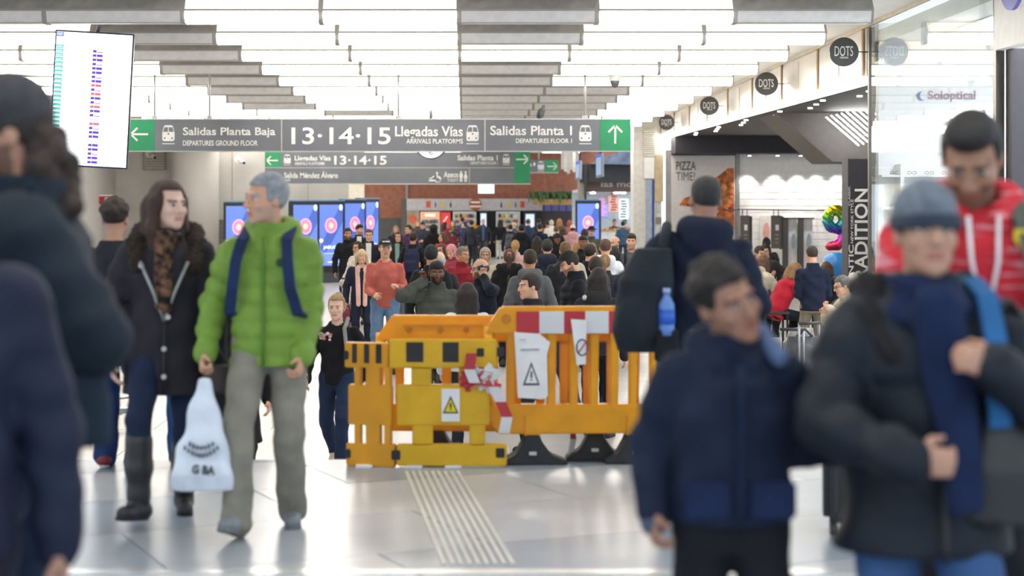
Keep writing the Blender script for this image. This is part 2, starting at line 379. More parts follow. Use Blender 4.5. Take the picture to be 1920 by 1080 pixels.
        if hood:
            A.cone(s.up((-.075, .06, .545)), s.up((.075, .06, .545)), .055 + hood, .055 + hood, .03); A.ell(s.up((0, .105, .50)), (.11, .07, .09 + hood), .03)
            for q in (-1, 1): A.cone(s.up((q * .085, .04, .55)), s.up((q * .045, -.085, .50)), .045 + hood * .6, .028 + hood * .4, .02)
        for d in 'LR':
            sh, el, wr = [getattr(s, n + d) for n in ('sh', 'el', 'wr')]; L1, L2 = np.linalg.norm(el - sh), np.linalg.norm(wr - el)
            def wb(off, L):
                def f(t, X, Y, Z):
                    g = .004 * np.sin(40 * t * L + 15 * X + ph) + .003 * np.sin(60 * Z + 22 * X - 18 * Y)
                    if puff: g = g + puff * (np.sqrt(np.abs(np.sin(math.pi * (t * L + off) / pitch))) - .6)
                    return g
                return f
            A.cone(sh, el, .052 + e * .85, .044 + e * .75, .03, wob=wb(0, L1)); A.cone(el, wr - (wr - el) * sleeve + (wr - el) / L2 * .012, .044 + e * .75, (.034 + e * .6) * cuff, .015, wob=wb(L1, L2))
        if open_ is not None:   # the neck opening
            A.cone(s.up((0, .0, .56)), s.nk1 + s.T @ np.array((0, -.02, .1)), .066, .085, .008, op='sub')
        return A.mesh(kind)[0]
    def legs(s, ease=.012, step=.012, bell=.0, hem=.0, top=.10, seed=2):
        pts = np.array([s.hip, s.knL, s.knR, s.anL, s.anR]); lo = pts.min(0) - .2; hi = pts.max(0) + .2; A = Field(lo, hi, step); e = ease
        A.loft([(-.09, 0, .01, .15, .11), (.03, 0, .01, .158 + e, .112 + e), (top, 0, .005, .148 + e, .105 + e)], .03, s.T, s.hip)
        for d in 'LR':
            hj, kn, an = [getattr(s, n + d) for n in ('hj', 'kn', 'an')]
            wb = lambda t, X, Y, Z: .004 * np.sin(30 * Z + 20 * X + seed) + .0015 * np.sin(75 * Z + 11 * Y + 20 * X) * (t > .5)
            A.cone(hj, kn, .084 + e, .060 + e, .035, wob=wb); A.cone(kn, an + (kn - an) * hem - np.array((0, 0, .015)), .060 + e, .048 + e + bell, .02, wob=wb)
        return A.mesh('trousers')[0]
SHOES = {}
def shoe_mesh(kind):
    if kind in SHOES: return SHOES[kind]
    zt = .04
    A = Field((-.10, -.22, -.1), (.10, .14, zt + .08), .008)   # origin at the ankle, sole at z=-.08
    A.cone((0, .045, -.036), (0, -.12, -.044), .046, .042, .02, ((0, 0, 1), 1.1)); A.cone((0, .02, -.03), (0, -.03, -.005), .046, .042, .03)
    A.cone((0, .02, -.02), (0, .01, .025), .046, .045, .02)
    A.put(lambda X, Y, Z: Z + .066 + 0 * X + 0 * Y, (-.2, -.3, -.2), (.2, .2, .0), .002, 'sub')
    up = A.mesh('upper')[0]
    B = MB(); pts = [(.030, .06), (.036, .02), (.036, -.04), (.044, -.10), (.036, -.15), (.012, -.17), (-.014, -.168), (-.036, -.15), (-.042, -.10), (-.034, -.04), (-.036, .02), (-.030, .06), (-.012, .085), (.012, .085)]
    B.prism(pts, 'z', -.08, -.058); so = B.mesh('sole', .004); SHOES[kind] = (up, so); return SHOES[kind]
HAIR = {}
def hair_mesh(kind, seed=0):
    """hair, hats: in the head's frame (origin at the skull's centre, face to -Y)"""
    if kind in HAIR: return HAIR[kind]
    A = Field((-.17, -.19, -.60 if kind in ('long', 'pony', 'longwave') else -.24), (.17, .30 if kind == 'pony' else .22, .2), .0085)
    fz = lambda a: (lambda t, X, Y, Z: a * np.sin(70 * X + 40 * Z) * np.sin(60 * Y + 10))
    def cap(r=.012, front=.05, low=-.03):
        A.ell((0, .016, .036), (.074 + r, .095 + r, .092 + r), .01)
        A.put(lambda X, Y, Z: np.maximum(Y + .035 + 0 * X, Z - front), (-.2, -.2, -.3), (.2, .2, .3), .012, 'sub')   # face
        A.put(lambda X, Y, Z: Z - (low - .75 * np.clip(Y, 0, .09)) + 0 * X, (-.2, -.2, -.4), (.2, .25, .3), .012, 'sub')
    if kind == 'short': cap(.012, .072, -.005)
    elif kind == 'buzz': cap(.005, .070, .0)
    elif kind == 'fade':
        cap(.004, .072, .0); A.ell((0, .0, .078), (.072, .088, .058), .02)
    elif kind == 'quiff':
        cap(.010, .074, .0); A.ell((0, -.03, .105), (.066, .07, .042), .02)
    elif kind == 'curly':
        A.ell((0, .02, .045), (.086, .104, .092), .01)
        rnd = random.Random(4)
        for i in range(60):
            a = rnd.uniform(0, 6.28); b = rnd.uniform(-.1, 1.5); A.ell((.078 * math.cos(a) * math.cos(b), .02 + .096 * math.sin(a) * math.cos(b), .045 + .088 * math.sin(b)), (.02,) * 3, .01)
        A.put(lambda X, Y, Z: np.maximum(Y + .045 + 0 * X, Z - .072), (-.2, -.2, -.3), (.2, .2, .3), .012, 'sub')
        A.put(lambda X, Y, Z: Z - (.0 - .7 * np.clip(Y, 0, .1)) + 0 * X, (-.2, -.2, -.4), (.2, .25, .3), .012, 'sub')
    elif kind == 'balding':
        A.ell((0, .02, .01), (.082, .100, .075), .01)
        A.put(lambda X, Y, Z: Y + .0 + 0 * X + 0 * Z, (-.2, -.2, -.3), (.2, .2, .3), .01, 'sub'); A.put(lambda X, Y, Z: .045 - Z + 0 * X + 0 * Y, (-.2, -.2, -.3), (.2, .2, .3), .01, 'sub')
        A.put(lambda X, Y, Z: Z + .035 + 0 * X + 0 * Y, (-.2, -.2, -.3), (.2, .2, .3), .01, 'sub')
    elif kind in ('bob', 'long', 'longwave'):
        A.ell((0, .018, .038), (.090, .110, .106), .01); L = -.14 if kind == 'bob' else -.40
        for sg in (-1, 1):
            A.cone((sg * .082, .0, .03), (sg * .088, .0, -.12), .030, .034, .03, wob=fz(.004)); A.cone((sg * .055, .075, .0), (sg * .07, .085, L), .055, .045, .03, wob=fz(.004))
            if kind != 'bob': A.cone((sg * .088, .01, -.1), (sg * .085, -.01 if kind == 'longwave' else .05, L * .8), .034, .026, .03, wob=fz(.005))
        A.cone((0, .085, .0), (0, .095, L - .03), .06, .045, .03, wob=fz(.005))
        A.put(lambda X, Y, Z: np.maximum(np.maximum(np.abs(X) - .060, Y + .0), Z - .082 + .0 * X), (-.2, -.2, -.3), (.2, .1, .3), .015, 'sub')
    elif kind in ('pony', 'bun'):
        cap(.013, .075, -.03); A.ell((0, .03, .0), (.083, .095, .08), .02)
        A.put(lambda X, Y, Z: np.maximum(Y + .01 + 0 * X, Z - .075), (-.2, -.2, -.3), (.2, .2, .3), .012, 'sub')
        if kind == 'bun': A.ell((0, .10, .10), (.045, .045, .045), .01)
        else: A.cone((0, .115, .06), (0, .165, .0), .028, .04, .01); A.cone((0, .165, .0), (.01, .15, -.40), .042, .018, .02, wob=fz(.005))
    elif kind == 'beanie':
        A.ell((0, .014, .050), (.088, .108, .105), .01); A.put(lambda X, Y, Z: Z - .040 + .3 * (Y + .09) + 0 * X, (-.2, -.2, -.3), (.2, .2, .3), .006, 'sub')
    elif kind == 'hoodup':
        A.ell((0, .03, .03), (.105, .125, .125), .01); A.cone((0, .04, -.05), (0, .03, -.17), .10, .11, .03); A.put(lambda X, Y, Z: np.maximum(np.abs(X) - .068, np.maximum(Y + .03, np.abs(Z + .02) - .09)), (-.2, -.25, -.3), (.2, .1, .3), .02, 'sub')
    elif kind == 'cap':
        A.ell((0, .012, .050), (.084, .104, .092), .01); A.put(lambda X, Y, Z: Z - .052 + .15 * Y + 0 * X, (-.2, -.2, -.3), (.2, .2, .3), .004, 'sub')
        A.cone((-.035, -.09, .066), (.035, -.09, .066), .036, .036, .004, ((0, 0, 1), 6)); A.cone((-.025, -.135, .058), (.025, -.135, .058), .036, .036, .004, ((0, 0, 1), 6))
    elif kind == 'brimhat':
        A.ell((0, .012, .075), (.082, .098, .075), .01); A.put(lambda X, Y, Z: Z - .062 + 0 * X + 0 * Y, (-.2, -.2, -.3), (.2, .2, .3), .004, 'sub'); A.ell((0, .01, .066), (.145, .16, .011), .006)
    HAIR[kind] = A.mesh('hair')[0]; return HAIR[kind]
CACHE = {}
def cached(key, fn):
    if key not in CACHE: CACHE[key] = fn()
    return CACHE[key]
def frame4(Rm, t):
    M = Matrix.Identity(4)
    for i in range(3):
        for j in range(3): M[i][j] = float(Rm[i][j])
        M[i][3] = float(t[i])
    return M
HATS = ('beanie', 'cap', 'brimhat', 'hoodup')
def person(label, loc, heading, H, rig, key, top, topc, legc, hair, skin, shoec='#2b2b2e', shoe='shoe', beard=0, step=.0155, fstep=.007, group=None, legk=None, fat=1.0, topk=None, solec=None, hatc=None, name2=None):
    """top: keyword arguments for Rig.top; hair: (kind, colour) pairs"""
    t = thing('person', label, 'person', loc, R(heading), group); sc = H / (1.75 if rig.p['hip'][2] > .8 else 1.75)
    t.scale = (sc * fat, sc * fat, sc)
    hair = [hair] if hair and isinstance(hair[0], str) else (hair or []); hc = [c for k, c in hair if k not in HATS]; hcol = hc[0] if hc else '#2a211c'
    part('body', cached((key, 'body', step), lambda: rig.body(step, fstep)), skinmat(skin, hcol, beard), t)
    tk = dict(top); nm = tk.pop('kind', 'jacket')
    part(nm, cached((key, nm, step) + tuple(sorted(tk.items())), lambda: rig.top(nm, step=step, **tk)), topc if not isinstance(topc, str) else cloth(topc, .8), t)
    lk = dict(legk or {}); part('trousers', cached((key, 'legs', step) + tuple(sorted(lk.items())), lambda: rig.legs(step=step, **lk)), legc if not isinstance(legc, str) else cloth(legc), t)
    up, so = shoe_mesh(shoe)
    for d in 'LR':
        f = rig.p['foot' + d]; M = frame4(rot(f[4], -f[3]), getattr(rig, 'an' + d)); o = part(shoe, up, mat(shoec, .55, 0, .06), t); o.matrix_local = M
        q = part('sole', so, mat(solec or '#1d1d1f', .7), o)
        if shoe == 'boot':
            an, kn = getattr(rig, 'an' + d), getattr(rig, 'kn' + d); A = Field(np.minimum(an, kn) - .12, np.maximum(an, kn) + .12, .010)
            A.cone(an - np.array((0, 0, .03)), an + (kn - an) * .45, .052, .068, .02, wob=lambda t_, X, Y, Z: .003 * np.sin(50 * Z)); A.cone(an + (kn - an) * .45, an + (kn - an) * .74, .068, .070, .02)
            sh_ = part('boot_shaft', A.mesh('boot_shaft')[0], mat(shoec, .45, 0, .06), o); sh_.matrix_parent_inverse = M.inverted()
    for k, c in hair:
        o = part({'beanie': 'knit_hat', 'cap': 'cap', 'brimhat': 'hat', 'hoodup': 'hood'}.get(k, 'hair'), hair_mesh(k), mat(c, .7 if k not in HATS else .9, 0, .18, 30, .4), t); o.matrix_local = frame4(rig.H * rig.p.get('hs', 1.0), rig.hc)
    return t
def headpart(t, rig, name, me, m):
    o = part(name, me, m, t); o.matrix_local = frame4(rig.H * rig.p.get('hs', 1.0), rig.hc); return o
# ------------------------------------------------------------------ the setting
EDGE = 10.9
M_floor = mat('#b9bec5', .3, 0, .05, 1.3); M_low = mat('#d6d4cf', .22, 0, .05, .8); M_joint = mat('#8f9295', .7)
def clip_poly(P, ax, v, keep_less):
    out = []
    for i in range(len(P)):
        a, b = P[i], P[(i + 1) % len(P)]; ia = (a[ax] <= v) == keep_less or a[ax] == v; ib = (b[ax] <= v) == keep_less or b[ax] == v
        if ia: out.append(a)
        if ia != ib:
            t = (v - a[ax]) / (b[ax] - a[ax]); out.append(tuple(a[j] + (b[j] - a[j]) * t for j in (0, 1)))
    return out
fl = struct(box('floor', (-14, -4, -.75), (14, EDGE, -.012), M_joint)); fl['label'] = 'polished pale grey stone floor of the upper level'
lw = struct(box('floor', (-22, EDGE, LOW - .2), (26, 110, LOW - .006), M_low)); lw['label'] = 'white tiled floor of the lower concourse'
rnd = random.Random(7)
tones = [mat(c, .27, 0, .05, 1.5) for c in ('#a6acb3', '#9aa3ad', '#aeb2b6', '#8f9aa7')]
def slabs(parent, ang, w, h, x0, x1, y0, y1, z, ms, gap=.008, t=.012):
    c, s = math.cos(ang), math.sin(ang)
    for i in range(-40, 40):
        for j in range(-40, 40):
            ox = (j % 2) * w * .37
            P = [(i * w + gap / 2 + ox, j * h + gap / 2), ((i + 1) * w - gap / 2 + ox, j * h + gap / 2), ((i + 1) * w - gap / 2 + ox, (j + 1) * h - gap / 2), (i * w + gap / 2 + ox, (j + 1) * h - gap / 2)]
            P = [(p[0] * c - p[1] * s, p[0] * s + p[1] * c + (y0 + y1) / 2) for p in P]
            for ax, v, k in ((0, x0, False), (0, x1, True), (1, y0, False), (1, y1, True)):
                if P: P = clip_poly(P, ax, v, k)
            if len(P) < 3: continue
            MB().prism(P, 'z', z - t, z + rnd.uniform(-.0006, .0006)).build('floor_slab', ms[rnd.randrange(len(ms))], parent)
slabs(fl, R(24), 1.55, .98, -4.2, 4.6, 3.2, EDGE, 0, tones)
box('floor_slab', (-14, -4, -.012), (14, 3.19, 0), tones[0], fl); box('floor_slab', (-14, 3.19, -.012), (-4.205, EDGE, 0), tones[0], fl); box('floor_slab', (4.605, 3.19, -.012), (14, EDGE, 0), tones[0], fl)
ltones = [mat(c, .3, 0, .04, 1.5) for c in ('#b9b6b0', '#b1aea8', '#bfbcb7')]
slabs(lw, 0, 1.2, 1.2, -8.4, 7.2, 15.0, 27.0, LOW, ltones, .01, .006)
for a in ((-22, EDGE, 26, 14.995), (-22, 14.995, -8.405, 27.005), (7.205, 14.995, 26, 27.005), (-22, 27.005, 26, 110)):
    box('floor_slab', (a[0], a[1], LOW - .006), (a[2], a[3], LOW), ltones[0], lw)
for i in range(3):   # the steps down to the concourse
    box('step', (-14, EDGE + .32 * i, LOW), (14, EDGE + .32 * (i + 1), -.165 * (i + 1)), tones[2], lw)
# bright metal threshold across the upper floor and the tactile paving
th = struct(box('trim_1', (-2.05, 7.50, 0), (3.4, 7.60, .004), mat('#eef0f2', .25, .6, .02))); th['label'] = 'bright metal threshold strip set across the floor'
tp = thing('tactile_paving', 'pale ribbed tactile guide strip running up to the yellow barriers', 'tactile strip', (-.19, 10.4, 0))
dv = Vector((.26, -2.7, 0)); 
for i in range(9):
    x = -.155 + i * .039
    MB().prism([(x - .010, 0), (x + .010, 0), (x + .010 + dv.x, dv.y), (x - .010 + dv.x, dv.y)], 'z', .0005, .006).build('rib', mat('#c2c1ba', .45, 0, .05), tp)
# ceiling
CZ = EYE + 2.56
M_ceil = mat('#e6e5e2', .7, 0, .04, 2); M_grey = mat('#b9b8b6', .5, 0, .06, 3); M_dk = mat('#b3aea8', .6, 0, .1, 6); M_white = mat('#ecebe8', .5, 0, .03); M_frame = mat('#a8a6a2', .5, 0, .03)
cl = struct(box('ceiling', (-11, 1, CZ), (5.7, 78, CZ + .2), M_ceil)); cl['label'] = 'pale ceiling of the station hall'
LIT = lightmat('#fff8ee', LAMP); LITUP = lightmat('#fff1d8', 1.25)
hz = EYE + 2.40
def unit_meshes(w):
    prof = [(.10, .145), (0, 0), (.05, -.15), (.26, -.15), (.26, .145)]
    hs = MB().prism([(.11, .145), (.03, .0), (.07, -.135), (.26, -.135), (.26, .145)], 'x', 0, w).mesh('housing')
    lo = MB(); n = 5                      # lower face, bowed a little, and the underside
    pts = [(.0 + .05 * (i / n) ** 2, -.008 - .142 * i / n) for i in range(n + 1)] + [(.26, -.15), (.26, -.137), (.075, -.137), (.035, -.004)]
    lo.prism(pts, 'x', .03, w - .03); lo = lo.mesh('diffuser')
    up = MB().prism([(.10, .145), (.004, .006), (.03, .006), (.12, .145)], 'x', .03, w - .03).mesh('upper_panel')
    fr = MB().box((0, -.008, -.012), (w, .03, .012)); fr.box((0, .045, -.158), (w, .06, -.15))
    for x in (0, w - .03): fr.prism([(.10, .15), (-.004, 0), (.045, -.158), (.27, -.158), (.27, .15)], 'x', x, x + .03)
    return hs, lo, up, fr.mesh('frame')
CW = 1.695; HS, LO, UP, FR = unit_meshes(CW)
for i in range(-6, 20):
    d = 20.9 + 2.70 * i
    for k in range(-5, 3):
        r = i + 1
        grey = (k == -3 and 1 <= r <= 8) or (k == 0 and r >= 1 and r != 3) or (k == 1 and r >= 6) or (k == 2 and r == 1) or (k == -2 and r in (9, 11)) or (k == -4 and r == 1)
        if i < 0 and (i % 2 or k in (-5, -4, 2)): continue
        lab = 'unlit grey ceiling light box in the rows across the hall' if grey else 'glowing white ceiling light box in the rows across the hall'
        t = thing('ceiling_light', lab, 'ceiling light', (-.05 + CW * k, d, hz), 0, 'unlit ceiling light boxes' if grey else 'lit ceiling light boxes')
        part('housing', HS, M_ceil, t); part('diffuser', LO, mat('#f1f0f2', .45, 0, .04) if grey else LIT, t); part('upper_panel', UP, M_dk if grey else LITUP, t); part('frame', FR, M_frame, t)
# left: frontal wall with a round column, louvres, cream pier, and the side wall
wl = struct(box('wall_left', (-16, 54, LOW), (-3.62, 54.3, CZ), mat('#cfccc8', .6, 0, .05, 1.5))); wl['label'] = 'pale grey panelled wall behind the advertising screens'
for x in (-12.6, -11.3, -9.0, -7.3, -6.1, -4.9): box('panel_joint', (x - .012, 53.985, LOW), (x + .012, 54, CZ), mat('#a9a6a3', .7), wl)
for i in range(9): box('louvre_slat', (-9.0, 53.9, .42 + i * .09), (-7.35, 54, .47 + i * .09), mat('#8c8a88', .5), wl)
cyl = MB().lathe([(.75, LOW), (.75, CZ)], (-8.35, 53.1, 0), 40).build('wall_column', mat('#c6c2be', .55, 0, .04, 1)); struct(cyl); cyl['label'] = 'round pale grey column in front of the wall'
box('wall_left_side', (-11.2, 14, LOW), (-11, 54, CZ), mat('#cbc8c4', .6, 0, .04)); struct(bpy.data.objects['wall_left_side']); bpy.data.objects['wall_left_side'].name = 'wall_left'
p = struct(box('wall_pier', (-4.15, 60, LOW), (-3.5, 60.6, CZ), mat('#ded6c6', .6, 0, .04))); p['label'] = 'cream pier beside the brick wall'
v = thing('air_vent', 'beige louvred air vent high on the grey wall', 'vent', (-9.75, 53.95, 3.2))
box('frame', (-.36, -.06, -.45), (.36, .05, .42), mat('#a59f94', .6), v)
for i in range(10): box('slat', (-.31, -.1, -.40 + i * .08), (.31, -.03, -.36 + i * .08), mat('#cfc8b8', .5), v)
# far brick wall with a grey dado
wb = struct(box('wall_back', (-4.6, 77, LOW), (7.5, 77.3, 5.2), mat('#b07059', .8, 0, .1, 3))); wb['label'] = 'red brick wall at the far end of the hall'
bk = MB(); 
for j in range(34):
    for i in range(46):
        x = -4.6 + i * .262 + (j % 2) * .13; z = 1.1 + j * .085
        if x + .25 < 7.4: bk.box((x, 76.985, z), (x + .25, 77, z + .075))
o = bk.build('brick_courses', mat('#b87a62', .8, 0, .12, 5), wb); o['kind'] = 'stuff'
box('dado', (-4.6, 76.9, LOW), (-2.6, 77, 1.05), mat('#5d5d5c', .6), wb); box('downpipe', (-2.58, 76.85, LOW), (-2.48, 77, 4), mat('#a7a29c', .5), wb)
# right: shop front with its fascia, soffit, pillar and back wall
FX = 5.70
def fz(d): return 3.41 + (d - 24.1) * .0078
fs = MB(); fs.prism([(24.1, fz(24.1)), (53, fz(53)), (53, CZ), (24.1, CZ)], 'x', FX, FX + .16)
f = struct(fs.build('wall_right', mat('#e6e0d4', .35, 0, .06, 1.2))); f['label'] = 'cream shop fascia along the right side of the hall'
MB().prism([(24.1, fz(24.1) - .05), (53, fz(53) - .05), (53, fz(53) + .03), (24.1, fz(24.1) + .03)], 'x', FX - .03, FX + .14).build('light_strip', lightmat('#fffaf0', 5), f)
for d in [24.25 + 3.1 * i for i in range(10)]:
    box('timber_batten', (FX - .025, d - .05, fz(d) + .05), (FX, d + .05, CZ - .02), mat('#a8875c', .6, 0, .12, 8), f)
    box('panel', (FX - .012, d + .10, fz(d) + .09), (FX, d + 1.5, CZ - .12), mat('#ded8cc', .3, 0, .05, 2), f); box('panel', (FX - .012, d + 1.62, fz(d) + .09), (FX, d + 3.0, CZ - .12), mat('#e6e2d8', .3, 0, .05, 2), f)
box('coping', (FX - .04, 12, CZ - .05), (FX + .02, 53, CZ), mat('#cfc4ae', .4, .3), f)
M_black = mat('#4a4645', .6, 0, .05); M_blk2 = mat('#35333a', .6)
so = struct(MB().prism([(24.1, fz(24.1) - .02), (48.4, fz(48.4) - .02), (48.4, 4.2), (24.1, 4.2)], 'x', FX + .16, 16).build('ceiling', M_black)); so['label'] = 'dark soffit of the shop front'
bh = struct(MB().prism([(6.1, 3.60), (16, 3.60), (16, 2.5), (7.36, 2.5)], 'y', 34.0, 36).build('trim_2', mat('#5b5552', .6))); bh['label'] = 'slanting dark bulkhead under the soffit'
bh2 = struct(box('trim_3', (FX + .2, 47.4, 3.08), (14, 48.4, 3.7), M_blk2)); bh2['label'] = 'dark grey band above the shop back wall'
rw = struct(box('wall_back', (7.85, 48.5, LOW), (16, 48.8, 3.2), mat('#e8e4e0', .5, 0, .03))); rw['label'] = 'white shop wall washed by downlights'
for i in range(20): box('wall_plank', (7.86, 48.485, LOW + .01 + i * .19), (15.9, 48.5, LOW + .18 + i * .19), mat('#eae6e2', .5, 0, .03), rw)
for i, px in enumerate((1400, 1452, 1495, 1530, 1570)):
    x = (px - VX) / 66.0; t = thing('downlight', 'small round downlight washing the white shop wall', 'downlight', (x, 48.0, 3.06), 0, 'downlights above the shop wall')
    MB().lathe([(.07, 0), (.07, -.03), (.05, -.03)]).build('ring', mat('#bbbbbb', .3, .8), t); MB().disc((0, 0, -.028), .05, 'z', .012, 16).build('lens', lightmat('#ffffff', 8), t)
    L = bpy.data.lights.new('spot', 'SPOT'); L.energy = 75; L.spot_size = R(62); L.spot_blend = .5; L.shadow_soft_size = .05; L.color = (1, .95, .9)
    lo_ = bpy.data.objects.new('beam', L); COL.objects.link(lo_); lo_.parent = t; lo_.location = (0, 0, -.05); lo_.rotation_euler = (R(14), 0, 0)
for i in range(17):
    d = 25.2 + i * 1.32; x = FX + .45 + (i % 3) * .16; t = thing('downlight', 'small round downlight in the dark shop soffit', 'downlight', (x, d, fz(d) - .02), 0, 'downlights in the dark soffit')
    MB().disc((0, 0, -.01), .045, 'z', .02, 16).build('lens', lightmat('#ffffff', 5), t)
t = thing('light_grid', 'grid of bright white tubes under the slanting dark bulkhead', 'light fixture', (7.45, 33.4, 3.17))
sl = Matrix.Rotation(R(41), 3, 'Y')
for i in range(11):
    a = sl @ Vector((-.35, 0, 0)); c = Vector((i * .10 - .28 + .2, -.25, -.22 + .025 * i + .12)); MB().tube([c - sl @ Vector((.42, 0, 0)), c + sl @ Vector((.42, 0, 0))], .012, 6).build('light_tube', lightmat('#ffffff', 16), t)
MB().tube([(-.42, -.22, .33), (.75, -.22, .60)], .02, 6).build('rail', M_blk2, t); MB().tube([(.2, -.22, -.22), (1.3, -.22, .02)], .02, 6).build('rail', M_blk2, t)
# poster wall with the pizza poster
pw = struct(box('wall_pier', (5.78, 48.4, LOW), (7.85, 48.7, 3.2), mat('#9a9896', .5))); pw['label'] = 'grey framed end wall that carries the pizza poster'
s = 66.0
po = thing('poster', 'pale poster with a pizza slice on the grey framed wall', 'poster', (6.78, 48.29, LOW))
X0, X1 = (1257 - VX) / s - 6.78, (1376 - VX) / s - 6.78
box('sheet', (X0, -.01, .6), (X1, .02, EYE + (HY - 292) / s - LOW), mat('#dcd6d4', .5, 0, .03), po)
zz = lambda y: EYE + (HY - y) / s - LOW
xx = lambda x: (x - VX) / s - 6.78
M_txt = mat('#565356', .6)
text('PIZZA', xx(1266), xx(1303), zz(319), zz(303), -.012, M_txt, po, .012); text('TIME!', xx(1266), xx(1301), zz(339), zz(323), -.012, M_txt, po, -.004)
pz = MB().prism([(xx(a), zz(b)) for a, b in ((1272, 385), (1280, 372), (1300, 365), (1318, 345), (1345, 330), (1362, 316), (1374, 315), (1375, 430), (1345, 415), (1318, 398), (1295, 388))], 'y', -.016, -.01).build('printed_pizza', mat('#c9743c', .6, 0, .45, 6), po)
for i in range(26):
    a, b = rnd.uniform(1300, 1372), rnd.uniform(345, 420)
    if b > 330 + (1372 - a) * .5 and b < 385 + (a - 1300) * .45: MB().disc((xx(a), -.018, zz(b)), rnd.uniform(.03, .09), 'y', .004, 10).build('printed_topping', mat(rnd.choice(['#7c3a1c', '#e3a060', '#b5532a', '#8f2c1c', '#e9bd84']), .6), po)
for x in (5.80, 7.72): box('frame_post', (x, 48.32, LOW), (x + .1, 48.4, 3.15), mat('#aaa8a6', .35, .7), pw)
# pillar of panels and the vent at the end of the fascia
pl = struct(box('wall_pier', (4.95, 49.5, LOW), (5.76, 50.4, CZ), mat('#e2dfd8', .5))); pl['label'] = 'panelled pillar with a louvred vent beside the pizza poster'
ss = 64.6; xp = lambda x: (x - VX) / ss; zp = lambda y: EYE + (HY - y) / ss
box('timber_panel', (xp(1227), 49.45, zp(378)), (xp(1243), 49.5, zp(291)), mat('#cdb894', .6, 0, .1, 6), pl); box('box_panel', (xp(1207), 49.42, zp(335)), (xp(1226), 49.5, zp(296)), M_white, pl)
for i in range(14): box('louvre_slat', (xp(1206), 49.44, zp(292) + i * .062), (xp(1227), 49.5, zp(292) + .04 + i * .062), mat('#dad6cc', .4), pl)
box('switch_plate', (xp(1230), 49.46, zp(396)), (xp(1238), 49.5, zp(384)), mat('#cfcbc2', .5), pl); box('notice', (xp(1229), 49.46, zp(420)), (xp(1240), 49.5, zp(407)), mat('#8c877c', .6), pl)
box('blue_post', (xp(1202), 49.7, LOW), (xp(1208), 49.9, zp(300)), mat('#1f4da0', .4), pl); box('glass_door', (xp(1210), 49.46, LOW), (xp(1222), 49.5, zp(337)), mat('#b9c4d4', .1, .3), pl); box('blue_post', (xp(1222), 49.45, LOW), (xp(1226), 49.5, zp(337)), mat('#2b519c', .4), pl)
# white text pillar
tpil = struct(box('wall_pier', ((1590 - VX) / 128, 25, LOW), ((1629 - VX) / 128, 25.4, EYE + 88 / 128), M_blk2)); tpil['label'] = 'black pillar with tall white vertical lettering'
q = thing('pillar_lettering', 'white vertical lettering on the black shop pillar', 'lettering', (5.79, 24.99, LOW)); Rq = Matrix.Rotation(R(-90), 3, 'Y')
sp = F / 24.99; M_wt = mat('#e8e6e2', .5)
def vtext(s_, x0, x1, y0, y1, bold):   # pixel box, letters reading upwards
    a0, a1 = (x0 - VX) / sp - 5.79, (x1 - VX) / sp - 5.79; b0, b1 = EYE + (HY - y1) / sp - LOW, EYE + (HY - y0) / sp - LOW
    text(s_, b0, b1, -a1, -a0, -.003, M_wt, q, bold, rot=Matrix.Rotation(R(-90), 3, 'Y'))
vtext('TRADITION', 1602, 1627, 354, 548, .02); vtext('NEW YORK STYLE', 1595, 1600, 374, 456, .01); vtext('CLASSIC', 1590.5, 1594, 350, 386, 0); vtext('AUTHENTIC', 1591, 1600.5, 459, 596, .02)
# optical shop behind the shop window
wp = struct(box('wall_right', (FX + .12, 23.9, LOW), (14, 24.05, CZ), mat('#f1f1f4', .4, 0, .02))); wp['label'] = 'white partition of the optician shop with shelves'
st_ = F / 23.88
so = thing('shop_logo', 'pale optician name with a blue globe on the white partition', 'logo', (6.7, 23.88, EYE)); g = lambda x: (x - VX) / st_ - 6.7; h = lambda y: (HY - y) / st_
text('Soloptical', g(1740), g(1829), h(191), h(170), 0, mat('#a5839a', .5), so, .02)
MB().disc((g(1728), -.002, h(180)), .065, 'y', .006).build('globe', mat('#5f74ac', .4), so); MB().disc((g(1731), -.007, h(179)), .045, 'y', .004, rz=.06).build('globe_light', mat('#e8ebf4', .4), so)
for zi, z in enumerate((2.05, 1.60, 1.15, .7)):
    t = thing('wall_shelf', 'white shelf of spectacles, number %s from the top on the partition' % ('one', 'two', 'three', 'four')[zi], 'shelf', (7.0, 23.75, z))
    box('board', (-1.2, -.12, -.03), (3.5, .14, 0), M_white, t)
    for i in range(11):
        e = tag(thing('spectacles', 'pair of spectacles standing on the optician shelf', 'spectacles', (6.0 + i * .24, 23.72, z + .03), 0, 'spectacles on the shelves'))
        for sg in (-1, 1): MB().tube([(sg * .035 + .028 * math.cos(a * .7854), 0, .02 * math.sin(a * .7854)) for a in range(9)], .004, 5).build('rim', mat(rnd.choice(['#333333', '#6b4a33', '#8a8f99']), .3), e)
box('shelf_post', (6.05, 23.6, LOW), (6.1, 23.9, 2.2), M_white, wp)
struct(box('floor', (FX, 10, LOW - .005), (14, 24, LOW + .004), M_low)); 
so2 = struct(box('ceiling', (FX + .12, 10.9, CZ - .3), (14, 24, CZ - .1), M_white)); so2['label'] = 'white ceiling of the optician shop'
for i in range(3):
    t = thing('added_panel_light', 'added square light panel brightening the optician shop', 'ceiling light', (7.2, 14.5 + 3.2 * i, CZ - .32), 0, 'added optician light panels'); box('lens', (-.9, -.7, -.02), (.9, .7, 0), lightmat('#f6f8ff', 14), t); box('rim', (-.95, -.75, 0), (.95, .75, .02), M_white, t)  # panels added to brighten the partition behind the glass
win = struct(box('window_1', (FX + .02, 18.35, LOW), (FX + .04, 23.98, CZ - .06), glassmat())); win['label'] = 'tall shop window of clear reflecting glass'
